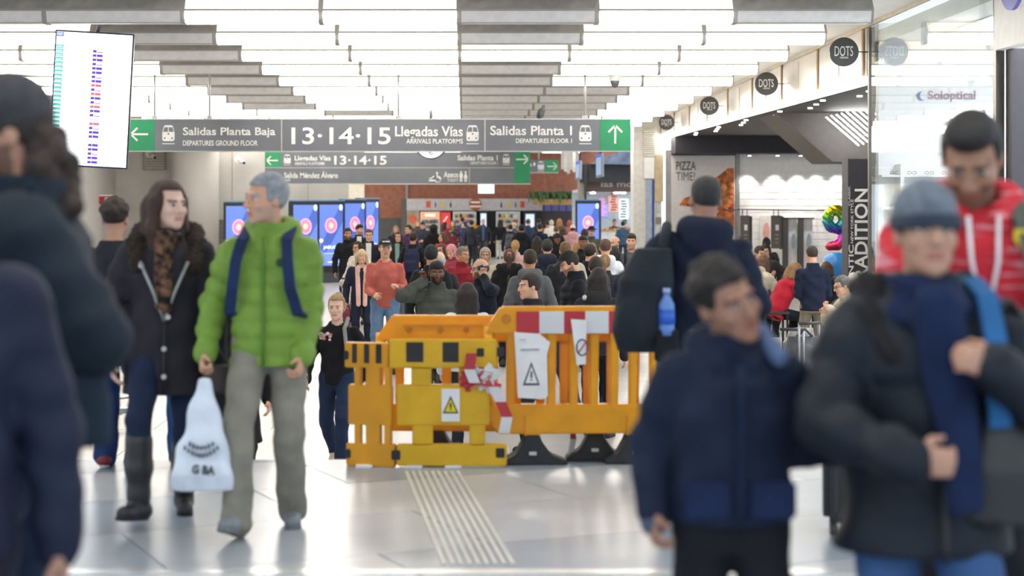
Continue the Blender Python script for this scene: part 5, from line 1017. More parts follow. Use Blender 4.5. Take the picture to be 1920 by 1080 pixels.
# tall man with the cap at the left edge, in profile
c_ = Rig(hip=(0, 0, .925), head=(0, 6, 0), wrL=(.22, -.10, 1.14), elL=(.25, 1, -.2), curlL=50, wrR=(-.2, -.2, 1.0), footL=(.1, -.2, .085, 6, 8), footR=(-.1, .22, .11, -15, -8), width=1.02)
Cm = person('person in a dark cap and navy hooded coat striding past the departures screen', gp(36, 690), -76, 1.955, c_, 'capman', dict(kind='coat', ease=.07, hem=.05, flare=.0, collar=.03), cloth('#182430', .8), '#1d2940', [('short', '#2b2320'), ('beanie', '#3a3b40')], '#b98a74', '#222222', 'shoe', .7, **FGK)
A = Field(c_.hc - .30, c_.hc + .30, .010); rr = random.Random(9)
for i in range(40):
    p = c_.hc + np.array((rr.uniform(-.085, .085), rr.uniform(.07, .155), rr.uniform(-.20, .02))); A.ell(p, (.032, .032, .034), .012)
part('hair', A.mesh('hair')[0], mat('#3a2e28', .8, 0, .4, 40, .6), Cm)
strap([c_.up((.09, -.16, .52)), c_.up((.10, -.185, .42)), c_.up((.09, -.20, .2))], .009).build('lanyard', mat('#c9d0da', .5), Cm)
strap([c_.wrL + np.array((.045, .0, .0)), c_.wrL + np.array((.048, -.02, .0))], .018).build('watch', mat('#e2e4e2', .25, .6), Cm)
sb = wear(Cm, 'shoulder_bag', 'dark shoulder bag tucked under the arm of the navy coat', 'bag'); A = Field((.1, -.2, .84), (.45, .3, 1.2), .012); A.loft([(.90, .28, .07, .06, .14), (1.0, .28, .06, .065, .15), (1.12, .27, .05, .045, .13)], .02, n=3); part('bag_body', A.mesh('bag')[0], cloth('#22303e'), sb); strap([(.27, .16, 1.1), (.23, .1, 1.35), (.15, .03, 1.50), (.20, -.06, 1.3), (.27, -.06, 1.1)], .016).build('strap', cloth('#22303e'), sb)
# person cropped at the lower left corner
l_ = Rig(head=(0, 0, 0), wrL=(.285, .02, .86), elL=(.8, .6, 0), footL=(.1, -.2, .085, 6, 8), footR=(-.1, .22, .11, -15, -8), width=1.04, curlL=35)
person('person in a plain navy jacket with one bare hand hanging at the side', gp(-138, 830), 12, 1.79, l_, 'corner', dict(kind='jacket', ease=.036, hem=-.20, collar=.03), cloth('#1c2338', .7), '#181b26', [('short', '#2a211c')], '#a87e6c', '#1d1d20', 'shoe', **FGK)
# persons behind the couple
k6 = Rig(hip=(0, 0, .90), footL=(.10, -.12, .085, 0, 8), footR=(-.16, .05, .085, 0, -10)); person('person in a black jacket, blue jeans and red trimmed shoes at the floor edge', gp(214, 306), 172, 1.68, k6, 'k6', dict(kind='jacket', ease=.03, hem=-.10), '#20232b', '#22396a', [('curly', '#2c201b')], '#b58a74', '#7c2a32', solec='#c9c5c0', legk=dict(bell=.012, ease=.016))
person('person in blue jeans and navy trainers mostly hidden behind the dark parka', gp(306, 297.5), 5, 1.60, k6, 'k6', dict(kind='jacket', ease=.03, hem=-.10), '#2c3340', '#37609a', [('short', '#3a2c25')], '#c79a82', '#28324c', solec='#e4e2de')
# man with the shoulder backpack seen from behind
b_ = Rig(hip=(0, 0, .905), head=(8, 14, -4), tilt=-6, wrL=(.20, -.16, 1.10), elL=(.8, .5, -.4), wrR=(-.27, -.05, .9), footL=(.1, .16, .10, -18, 6), footR=(-.09, -.2, .085, 5, -6), width=1.08)
Bm = person('person in a navy hoodie and olive trousers walking away with a backpack on one shoulder', gp(1300, 352), 176, 1.80, b_, 'backman', dict(kind='hoodie', ease=.026, hem=-.09, hood=.018), cloth('#1c2438', .85), '#5e564d', [('fade', '#2d2c2d')], '#a07a66', '#3a3a3a', legk=dict(ease=.02, bell=.01), **FGK)
bp = wear(Bm, 'backpack', 'dark grey backpack slung on one shoulder with a side bottle pocket', 'backpack')
A = Field((.0, .02, .72), (.50, .50, 1.5), .012); A.loft([(.84, .27, .22, .125, .10), (.95, .275, .24, .15, .13), (1.2, .25, .22, .14, .12), (1.36, .21, .17, .09, .06)], .03, n=2.6); A.ell((.29, .33, 1.0), (.11, .06, .12), .03); part('pack_body', A.mesh('pack')[0], cloth('#232a33'), bp)
strap([(.17, .20, 1.33), (.15, .12, 1.42), (.14, .03, 1.47), (.15, -.10, 1.40), (.19, -.14, 1.2), (.24, -.02, 1.0), (.25, .12, .92)], .028).build('strap', cloth('#262d36'), bp); A = Field((.0, .2, .76), (.3, .48, 1.08), .01); A.loft([(.80, .155, .33, .06, .05), (.96, .155, .33, .062, .055)], .01, n=3); part('side_pocket', A.mesh('pocket')[0], cloth('#1b2026'), bp)
bt = wear(Bm, 'water_bottle', 'blue water bottle in the side pocket of the dark backpack', 'bottle'); MB().lathe([(.038, .93), (.04, .96), (.04, 1.085), (.018, 1.125), (.016, 1.14)], (.155, .352, 0), 16).build('bottle_body', mat('#5f86c8', .2, 0, .05), bt); MB().lathe([(.042, .985), (.042, 1.06)], (.155, .352, 0), 16).build('label_band', mat('#2c62cc', .4, 0, .1), bt); MB().lathe([(.019, 1.14), (.019, 1.165)], (.155, .352, 0), 12).build('cap', mat('#9fb4e0', .4), bt)
# boy
y_ = Rig(arm=.80, head=(24, 4, -22), hs=1.06, wrR=(-.25, -.02, .97), wrL=(.40, .10, 1.14), elL=(.3, .3, -1), elR=(-.4, 1, 0), footL=(.09, -.14, .085, 5, 6), footR=(-.1, .18, .11, -12, -6), width=.98, curlR=45, curlL=50)
Y = person('small person in a navy parka with a grey lined hood, head tilted, arm held out', gp(1370, 702), 2, 1.475, y_, 'boy', dict(kind='parka', ease=.034, hem=.0, flare=.022, collar=.03, hood=.012), cloth('#192338', .85), '#17181f', [('curly', '#150f0e')], '#9c735f', '#222228', **FGK)
A = Field(y_.up((-.2, -.15, .42)), y_.up((.25, .2, .72)), .011); A.cone(y_.up((.10, .03, .58)), y_.up((.14, -.08, .52)), .036, .03, .02); A.cone(y_.up((-.08, .06, .58)), y_.up((.10, .04, .585)), .036, .036, .02); part('hood_lining', A.mesh('lining')[0], cloth('#566a8c'), Y)
strap([y_.up((0, -.172, .50)), y_.up((0, -.178, .3)), y_.up((0, -.18, .1)), y_.up((0, -.178, .02))], .010).build('placket', cloth('#15213e'), Y)
for q in (-1, 1): MB().box((-.075, -.012, -.06), (.075, .012, .06)).build('pocket', cloth('#192646'), Y, .01).location = y_.up((q * .10, -.150, .09))
A = Field(y_.wrR - .10, y_.wrR + .10, .008); u = y_.wrR - y_.elR; u = u / np.linalg.norm(u); A.cone(y_.wrR - u * .01, y_.wrR + u * .045, .046, .044, .01); part('knit_cuff', A.mesh('cuff')[0], cloth('#4d566c'), Y)
# woman in beanie
e_ = Rig(hip=(0, 0, .915), head=(0, -3, 0), wrR=(-.125, -.30, 1.05), elR=(-1, .35, -.5), wrL=(.115, -.27, 1.27), elL=(1, .2, -.9), curlR=65, curlL=60, footL=(.1, -.18, .085, 6, 6), footR=(-.1, .2, .11, -15, -6), width=1.05, thR=(.3, -.2, 1), thL=(-.3, 0, 1), hdL=(-.75, -.35, .35), hdR=(.8, -.45, -.05))
E_ = person('person in a grey knit hat, blue scarf and long dark puffer coat', gp(1733, 722), 0, 1.675, e_, 'beanie', dict(kind='puffer_coat', ease=.046, puff=.012, pitch=.15, hem=-.15, flare=.035, collar=.03), cloth('#161d27', .6), '#385580', [('short', '#2b1d1a'), ('beanie', '#69727e')], '#b48a74', '#202020', legk=dict(ease=.014), **FGK)
A = Field(e_.hc - .16, e_.hc + .2, .008); H_ = e_.H
A.loft([(.012, 0, .004, .093, .112), (.052, 0, .006, .094, .113)], .006, H_, e_.hc); part('hat_band', A.mesh('band')[0], cloth('#39414d'), E_)
A = Field(e_.up((-.25, -.33, -.05)), e_.up((.25, .2, .74)), .011); A.loft([(.46, 0, -.02, .125, .13), (.53, 0, -.012, .115, .122), (.595, 0, -.012, .09, .10)], .02, e_.T, e_.hip, wob=lambda x, y, z: .010 * np.sin(60 * z + 25 * x)); A.cone(e_.up((.0, -.15, .50)), e_.up((.045, -.215, .02)), .07, .05, .03, ((0, 1, 0), 2.2), wob=lambda t, X, Y, Z: .007 * np.sin(85 * X)); part('scarf', A.mesh('scarf')[0], cloth('#1a2746', .95), E_)
A = Field(e_.up((-.35, -.25, .3)), e_.up((.35, .25, .68)), .011)
for q in (-1, 1): A.cone(e_.up((q * .13, .09, .54)), e_.up((q * .17, -.03, .47)), .052, .048, .03, wob=lambda t, X, Y, Z: .009 * np.sin(110 * X + 70 * Z)); A.cone(e_.up((q * .17, -.03, .47)), e_.up((q * .12, -.13, .38)), .048, .03, .03)
A.cone(e_.up((-.13, .09, .54)), e_.up((.13, .09, .54)), .052, .052, .03); part('fur_collar', A.mesh('fur')[0], mat('#17161a', .95, 0, .3, 40, .7), E_)
strap([e_.up((0.01, -.195, .2)), e_.up((0, -.20, .05)), e_.up((0, -.205, -.1)), e_.up((0, -.22, -.15))], .008).build('zip', mat('#0d1118', .5), E_)
sb2 = wear(E_, 'backpack', 'blue strapped backpack on the dark puffer coat', 'backpack'); ribbon([e_.up((.14, .05, .575)), e_.up((.14, -.10, .535)), e_.up((.14, -.175, .42)), e_.up((.14, -.185, .31)), e_.up((.15, -.18, .2))], .055, .018).build('strap', cloth('#2a6296'), sb2); A = Field(e_.up((0, .3, .25)) - .4, e_.up((0, .3, .25)) + .4, .014); A.loft([(.05, 0, .30, .15, .10), (.4, 0, .28, .14, .09)], .03, e_.T, e_.hip, n=3); part('pack_body', A.mesh('pack')[0], cloth('#23558c'), sb2)
hb2 = thing('handbag', 'black handbag hanging at the side of the dark puffer coat', 'bag', gp(1900, 740, .80)); A = Field((-.25, -.2, -.05), (.25, .2, .4), .012); A.loft([(.02, 0, 0, .14, .07), (.16, 0, 0, .15, .075), (.30, 0, 0, .08, .04)], .02, n=2.6); part('bag_body', A.mesh('bag')[0], mat('#1c1e22', .4, 0, .1), hb2); strap([(-.08, 0, .28), (-.06, .02, .5), (0, .04, .58), (.06, .02, .5), (.08, 0, .28)], .012).build('strap', mat('#1c1e22', .4), hb2)
# man in the red top
r_ = Rig(head=(-16, 34, 0), wrL=(.14, -.30, 1.10), wrR=(-.02, -.32, 1.12), elL=(1, .4, -.5), elR=(-1, .4, -.5), curlL=40, curlR=45, width=1.06)
rm2 = bpy.data.materials.new('red_streaked_cloth'); rm2.use_nodes = True; nt = rm2.node_tree; bs = nt.nodes['Principled BSDF']; bs.inputs['Roughness'].default_value = .75; tcn = nt.nodes.new('ShaderNodeTexCoord'); mp = nt.nodes.new('ShaderNodeMapping'); mp.inputs['Scale'].default_value = (5, 5, 46); mp.inputs['Rotation'].default_value = (0, R(-14), 0); nz = nt.nodes.new('ShaderNodeTexNoise'); nz.inputs['Scale'].default_value = 1.4; nz.inputs['Detail'].default_value = 2; cr = nt.nodes.new('ShaderNodeValToRGB'); nt.links.new(tcn.outputs['Object'], mp.inputs[0]); nt.links.new(mp.outputs[0], nz.inputs['Vector']); nt.links.new(nz.outputs[0], cr.inputs[0]); nt.links.new(cr.outputs[0], bs.inputs['Base Color']); cr.color_ramp.elements[0].position = .56; cr.color_ramp.elements[0].color = lin('#c01a2c'); cr.color_ramp.elements[1].position = .68; cr.color_ramp.elements[1].color = lin('#d8919a')
Rm = person('person in a red streaked hooded top with white cords looking down at the hands', gp(1826, 615), -6, 1.925, r_, 'redman', dict(kind='hooded_top', ease=.030, hem=-.09, hood=.024), rm2, '#23252c', [('quiff', '#1f1c1c')], '#a27a62', '#2a2a2a', 'shoe', .55, **FGK)
for q in (-1, 1): strap([r_.up((q * .04, -.135, .52)), r_.up((q * .035, -.155, .40)), r_.up((q * .012, -.16, .28))], .006).build('cord', mat('#e4e6ea', .6), Rm)
MB().prism([(-.022, .025), (.022, .025), (.022, -.005), (0, -.03), (-.022, -.005)], 'y', -.006, .006).build('shield_badge', mat('#e0c61c', .5, 0, .1), Rm).location = r_.up((.10, -.142, .46)); MB().box((-.006, -.009, -.012), (.006, -.006, .016)).build('badge_mark', M_blk2, Rm).location = r_.up((.10, -.142, .46))
strap([r_.wrL + np.array((-.03, .02, .0)), r_.wrL + np.array((.0, .035, .0))], .036).build('watch', M_blk2, Rm)
backpack(Rm, r_, 'grey green backpack on the person in the red streaked top', '#6a6f66', '#5a5f58', 1.0, .04)
ph = wear(Rm, 'phone', 'phone held by the person in the red streaked top', 'phone'); MB().box((-.04, -.015, -.07), (.04, -.003, .07)).build('case', mat('#3c4042', .3), ph, .005).location = (.05, -.40, 1.14)

# ------------------------------------------------------------------ the crowd on the lower concourse
POSES = dict(
    stand=dict(), standl=dict(head=(-48, 4, 0)), standr=dict(head=(45, 4, 0)), down=dict(head=(0, 30, 0)),
    walk=dict(hip=(0, 0, .90), footL=(.09, -.26, .095, 14, 6), footR=(-.09, .30, .15, -32, -6), wrL=(.27, .10, .90), wrR=(-.26, -.2, .93)),
    walkl=dict(hip=(0, 0, .90), head=(-55, 4, 0), footL=(.09, -.26, .095, 14, 6), footR=(-.09, .30, .15, -32, -6), wrL=(.27, .10, .90), wrR=(-.26, -.2, .93)),
    phone=dict(head=(0, 28, 0), wrL=(.09, -.30, 1.10), wrR=(-.10, -.28, 1.07), elL=(.3, .6, -1), elR=(-.3, .6, -1), curlL=50, curlR=50),
    hands=dict(head=(10, 3, 0), wrL=(.17, -.27, 1.14), wrR=(-.12, -.26, 1.04), elL=(.35, .6, -1), elR=(-.35, .6, -1), curlL=40, curlR=40),
    ear=dict(head=(8, 6, 0), wrR=(-.14, -.13, 1.53), elR=(-1, -.5, -.8), hdR=(.15, .1, 1), thR=(.5, -.5, 0), curlR=60),
    earl=dict(head=(-28, 4, 0), wrL=(.125, -.13, 1.53), elL=(1, -.5, -.8), hdL=(-.15, .1, 1), thL=(-.5, -.5, 0), curlL=60),
    point=dict(head=(-15, 4, 0), wrR=(-.42, -.36, 1.34), elR=(-.5, .4, -1)))
RIGS = {k: Rig(**v) for k, v in POSES.items()}
T = dict(J=dict(kind='jacket', ease=.028, hem=-.08, collar=.025), P=dict(kind='puffer_jacket', ease=.036, puff=.012, pitch=.085, hem=-.09, collar=.04), C=dict(kind='coat', ease=.032, hem=-.42, flare=.03, collar=.02), S=dict(kind='sweater', ease=.013, hem=-.07), H=dict(kind='hoodie', ease=.026, hem=-.07, hood=.014), F=dict(kind='hooded_coat', ease=.036, hem=-.36, flare=.025, hood=.03))
LT, TN, BR, DK, PL = '#d8a78c', '#c08c6c', '#8c5c40', '#6a442e', '#e0b8a4'
DKH, BRH, LBH, BLH, GRH, BLK = '#241c18', '#46301f', '#6e4e34', '#b08a58', '#8e8e8c', '#17151a'
CROWD = [  # px, y of the top of the head, height, heading, pose, clothes, colour, trousers, hair, skin, label
 (722, 448, 1.83, 0, 'hands', 'S', '#c2685c', '#6a87aa', [('buzz', '#55504c'), ('cap', '#1c1c20')], LT, 'person in a coral sweater, light blue jeans and a black cap', dict(fat=1.04)),
 (818, 490, 1.70, 0, 'ear', 'P', '#4c4f48', '#2a2c30', ('fade', BLK), DK, 'person in a grey green puffer jacket raising a hand to the ear', dict(beard=.95, fat=1.05)),
 (876, 532, 1.56, 178, 'stand', 'J', '#d9dce0', '#2a2d34', ('long', '#2a211d'), LT, 'person in a white jacket standing right behind the yellow barrier', {}),
 (998, 513, 1.66, -72, 'stand', 'J', '#2b2c30', '#26282c', ('short', '#2e2724'), LT, 'person in a black jacket in profile close behind the barrier', {}),
 (1122, 504, 1.66, 165, 'stand', 'H', '#2a2b2f', '#1c1d22', ('long', '#221a1a'), LT, 'person in a black hooded jacket with a white scarf turned away from the barrier', dict(extra='whitehood')),
 (1078, 469, 1.80, -80, 'phone', 'P', '#1b1d24', '#2a3550', [('short', DKH), ('cap', '#22221f')], LT, 'person in a shiny black puffer and two tone cap in profile', dict(beard=.6)),
 (632, 548, 1.53, -8, 'walk', 'S', '#16161a', '#22304c', ('bun', '#a88660'), PL, 'person in a black sweater with pink embroidered flowers walking past the barrier', dict(extra='flowers', shoec='#c8b898')),
 (652, 428, 1.80, 8, 'stand', 'J', '#1c1d22', '#20222a', ('short', BLK), TN, 'person in a buttoned black coat by the fourth totem', dict(beard=.8)),
 (673, 421, 1.83, 6, 'standr', 'J', '#202228', '#22242c', ('fade', DKH), LT, 'person in a dark jacket over a pale collar between two others', dict(beard=.4, extra='shirt')),
 (692, 430, 1.80, 0, 'stand', 'J', '#1f2634', '#20242e', ('short', '#5a4636'), LT, 'person in a dark blazer with an open white shirt', dict(extra='shirt')),
 (672, 451, 1.62, -40, 'walk', 'C', '#e3ddd2', '#3a3c44', ('bob', '#34231e'), LT, 'person in a cream coat and glasses turned to the totems', dict(extra='glasses')),
 (678, 467, 1.60, 4, 'down', 'J', '#20283c', '#1f2536', ('bob', '#cdb48c'), LT, 'person in a navy coat with a long pale pink scarf, head bowed', dict(extra='pinkscarf')),
 (747, 435, 1.68, -8, 'stand', 'C', '#22222a', '#2a2a30', ('longwave', '#3c2a22'), LT, 'person in an open black coat over a teal top', dict(extra='teal')),
 (742, 424, 1.66, -5, 'stand', 'J', '#2b2a30', '#2a2a2e', ('long', '#9a7850'), LT, 'person in a dark jacket behind the teal top', {}),
 (774, 436, 1.74, 176, 'stand', 'J', '#1b1c22', '#2c2c30', ('short', '#2b211c'), TN, 'person in a black coat seen from behind with a navy backpack', dict(extra='navypack', shoec='#6a4838')),
 (767, 422, 1.75, 0, 'standl', 'J', '#4a2f5e', '#2a2c34', ('short', DKH), LT, 'person in a purple jacket beside the drinks machine', {}),
 (793, 415, 1.76, -12, 'phone', 'J', '#333a46', '#23262c', ('short', DKH), LT, 'person in a slate jacket bent over a phone', {}),
 (813, 422, 1.78, 170, 'stand', 'F', '#17171b', '#1a1a1e', ('hoodup', '#17171b'), LT, 'person in a black coat with the hood up', {}),
 (831, 437, 1.60, -20, 'standl', 'C', '#c43036', '#33343a', ('bob', '#5a4438'), LT, 'person in a bright red coat near the vending machines', {}),
 (808, 462, 1.76, 172, 'stand', 'J', '#1c1e22', '#202226', [('short', BLK), ('beanie', '#2c3234')], TN, 'person in a dark knit hat and black jacket seen from behind', {}),
 (824, 472, 1.68, 172, 'stand', 'J', '#2a2d32', '#23262c', ('balding', '#c4bdb6'), PL, 'person in a charcoal jacket behind the raised hand', {}),
 (829, 458, 1.58, 10, 'standl', 'J', '#6b6a58', '#2e3034', ('bob', '#5c4030'), LT, 'person in an olive grey jacket and glasses', dict(extra='glasses')),
 (849, 459, 1.58, -30, 'down', 'C', '#8c3a48', '#33343a', ('hoodup', '#d4909a'), LT, 'person in a pink head scarf looking down', {}),
 (866, 463, 1.68, 0, 'standr', 'P', '#8c2430', '#2b2c32', ('short', '#7a6a60'), TN, 'person in a burgundy quilted puffer jacket', dict(tk=dict(pitch=.05))),
 (849, 414, 1.68, -5, 'stand', 'C', '#6e2c38', '#2a2a2e', ('bob', '#6e5a4c'), LT, 'person in a wine coat with a green scarf by the vending machines', dict(extra='greenscarf')),
 (871, 416, 1.64, -60, 'point', 'J', '#27364e', '#26282e', ('bun', DKH), LT, 'person in a navy jacket pointing, with a white bag', dict(extra='whitebag')),
 (867, 406, 1.80, 180, 'stand', 'J', '#3a4a6e', '#2a2f3e', ('short', DKH), TN, 'person in a blue jacket facing the snack machine', {}),
 (890, 409, 1.72, 175, 'stand', 'J', '#b8862a', '#3c3a38', ('short', '#c0b09a'), LT, 'person in a yellow jacket at the vending machines', dict(s=43.7)),
 (906, 407, 1.78, 0, 'walk', 'J', '#2b2d33', '#3e4046', ('short', '#a8a5a0'), LT, 'person in a dark blazer over a blue shirt walking from the machines', dict(extra='blueshirt')),
 (938, 410, 1.68, 178, 'stand', 'J', '#1a1a1f', '#cfcabd', ('long', '#2c211d'), LT, 'person in a black jacket and white trousers seen from behind', {}),
 (910, 466, 1.58, 0, 'stand', 'C', '#b0a596', '#44423f', ('hoodup', '#9a938a'), TN, 'person in a beige coat and grey head scarf', {}),
 (904, 485, 1.68, -38, 'earl', 'J', '#1c2232', '#20242c', ('balding', '#4a3c34'), LT, 'person in a navy jacket with glasses talking on a phone', dict(beard=.85, extra='glassesphone')),
 (955, 468, 1.66, 178, 'stand', 'F', '#17181c', '#1c1d22', ('pony', '#4a3022'), LT, 'person in a black fur hooded coat with a red flower hair clip', dict(extra='clip')),
 (966, 451, 1.62, 172, 'stand', 'J', '#d8b0ac', '#6a5a54', ('pony', '#b08850'), LT, 'person in a pale pink jacket seen from behind', {}),
 (994, 469, 1.76, 178, 'stand', 'H', '#67696c', '#2c3038', ('fade', '#33291f'), TN, 'person in a grey hoodie with a backpack strap', dict(extra='strap')),
 (1026, 451, 1.74, 176, 'stand', 'P', '#1e2636', '#22262e', [('short', DKH), ('beanie', '#33382e')], LT, 'person in an olive knit hat and navy puffer seen from behind', dict(tk=dict(hood=.02))),
 (1007, 444, 1.62, 176, 'stand', 'J', '#3a332e', '#26262a', ('long', '#2b211d'), LT, 'person in a brown coat seen from behind in the crowd', {}),
 (978, 421, 1.78, 180, 'stand', 'F', '#1c2028', '#22242a', ('short', BLK), TN, 'person in a black hooded coat facing the cafe', {}),
 (1060, 454, 1.78, 172, 'stand', 'J', '#23252a', '#2a2c34', ('fade', LBH), LT, 'person in a black and beige jacket with a striped sleeve', dict(extra='beigesleeve')),
 (1045, 437, 1.65, 0, 'down', 'C', '#1d1d22', '#222226', ('curly', BLK), BR, 'person in a black coat looking down at a phone in the crowd', {}),
 (1012, 419, 1.75, 178, 'stand', 'J', '#1f2a40', '#22262e', ('short', '#2e2824'), LT, 'person in a dark blue jacket queuing near the planter', {}),
 (1027, 414, 1.70, 176, 'stand', 'J', '#8a6a48', '#2a2a2e', ('short', DKH), TN, 'person in a tan jacket queuing near the planter', {}),
 (1034, 405, 1.74, 178, 'stand', 'P', '#e6e0d8', '#4a4a50', ('bun', '#d0c4b0'), LT, 'person in a white puffer queuing under the planter', {}),
 (1049, 402, 1.76, 178, 'stand', 'J', '#2a2a30', '#2a2a2e', ('bob', '#b8804a'), LT, 'person in a dark jacket queuing under the end of the planter', {}),
 (1043, 424, 1.68, 176, 'stand', 'J', '#20242c', '#22242a', ('short', LBH), LT, 'person in a dark jacket behind the tan one', {}),
 (1074, 423, 1.68, 176, 'stand', 'F', '#d8a4a8', '#7c7078', [('short', DKH), ('beanie', '#e8e2dc')], LT, 'person in a white knit hat and pink coat seen from behind', {}),
 (1055, 424, 1.66, 170, 'stand', 'J', '#ddb4b4', '#6a6068', ('bob', '#5a4436'), LT, 'person in a light pink jacket beside the white knit hat', {}),
 (1109, 425, 1.76, 0, 'stand', 'J', '#555c52', '#3a3c3c', [('short', '#4a4440'), ('brimhat', '#1e1e22')], LT, 'person in a black brimmed hat and sage jacket', {}),
 (1093, 442, 1.74, -8, 'stand', 'J', '#1f2024', '#24262c', ('fade', BLK), BR, 'person in a black jacket facing the camera before a camel coat', {}),
 (1096, 430, 1.76, 176, 'stand', 'C', '#a88a60', '#3a342e', ('short', '#453528'), LT, 'person in a camel coat seen from behind', {}),
 (1105, 458, 1.74, 150, 'stand', 'J', '#1d2432', '#20242e', ('short', '#2a201a'), LT, 'person in a navy blazer with a white collar turned away', dict(extra='shirt')),
 (1135, 449, 1.80, 174, 'stand', 'H', '#e2e4ea', '#5a6068', ('fade', '#5a4030'), LT, 'person in a white hoodie seen from behind', {}),
 (1154, 443, 1.76, -4, 'standl', 'J', '#22242a', '#24262c', ('balding', '#3c3230'), LT, 'person in a black jacket between the totem and the white hoodie', dict(beard=.8)),
 (1184, 438, 1.82, -10, 'stand', 'S', '#5c6068', '#33363c', ('fade', '#2e2620'), LT, 'person in a grey sweater with a dark shoulder strap', dict(beard=.35, extra='strap')),
 (1152, 464, 1.62, 176, 'stand', 'C', '#1a1b20', '#1e1e24', ('long', BLK), LT, 'person in a black coat with a brown bag seen from behind', dict(extra='brownbag')),
 (1117, 482, 1.70, 174, 'stand', 'J', '#23262e', '#22242a', ('short', '#3a2c22'), LT, 'person in a charcoal coat in front of the navy blazer', {}),
 (1134, 478, 1.60, 172, 'stand', 'J', '#2a2622', '#2a2a2e', ('pony', '#8a6844'), LT, 'person in a dark brown jacket beside the charcoal coat', {}),
 (990, 405, 1.78, 150, 'stand', 'J', '#2f3d58', '#2a2c34', ('short', '#5a3c28'), LT, 'person in a blue jacket by the dark machine with the screen', {}),
 (1010, 405, 1.76, 160, 'stand', 'J', '#2a2a2e', '#26262a', ('short', DKH), LT, 'person in a black jacket at the left end of the planter', {}),
 (964, 416, 1.70, 174, 'stand', 'J', '#555a5e', '#2c2e34', ('balding', '#b8b0a4'), LT, 'person in a grey jacket queuing at the second snack machine', {}),
 (957, 421, 1.66, 174, 'stand', 'J', '#26282e', '#22242a', ('short', BLK), LT, 'person in a black jacket with a grey backpack near the snack machine', dict(extra='greypack')),
 (1068, 408, 1.68, 165, 'stand', 'J', '#b86a68', '#4a4044', ('bob', '#b05a4a'), LT, 'person in a rust jacket next to the totem', {}),
 (833, 407, 1.66, 120, 'stand', 'J', '#7a2c2e', '#2a2a2e', ('long', DKH), LT, 'person in a dark red top before the red machine', {}),
 (783, 413, 1.72, 20, 'stand', 'J', '#5c4438', '#2a2a2e', ('short', '#a0683c'), LT, 'person in a brown jacket before the round red emblem', {}),
 (884, 409, 1.74, 150, 'stand', 'J', '#2a2c36', '#2a2c30', ('short', BLK), TN, 'person in a black jacket beside the yellow jacket', dict(s=50.5)),
 (1168, 424, 1.70, 176, 'stand', 'J', '#3d566e', '#33404c', ('short', BLK), LT, 'person in a petrol blue jacket ordering at the bakery counter', dict(s=50)),
 (1152, 408, 1.72, 0, 'stand', 'S', '#3c2c30', '#2a2a2e', ('short', BLK), TN, 'person in a dark apron behind the bakery counter', dict(s=45.3)),
 (1171, 407, 1.70, 0, 'standl', 'S', '#a86a5c', '#2a2a2e', ('bun', DKH), LT, 'person in a terracotta top behind the bakery counter', dict(s=45.2)),
 (437, 530, 1.70, 10, 'stand', 'C', '#17171b', '#17181c', ('short', BLK), LT, 'person in a long black coat hidden behind the lime jacket', {}),
]
def face_glasses(t, rig, step=0):
    B = MB()
    for q in (-1, 1): B.tube([(q * .033 + .023 * math.cos(a * .7854), -.103, .008 + .017 * math.sin(a * .7854)) for a in range(9)], .0028, 5); B.tube([(q * .056, -.10, .012), (q * .079, .0, .010)], .0025, 5)
    B.tube([(-.011, -.106, .012), (.011, -.106, .012)], .0025, 5); headpart(t, rig, 'glasses', B.mesh('glasses'), mat('#2c2826', .3))
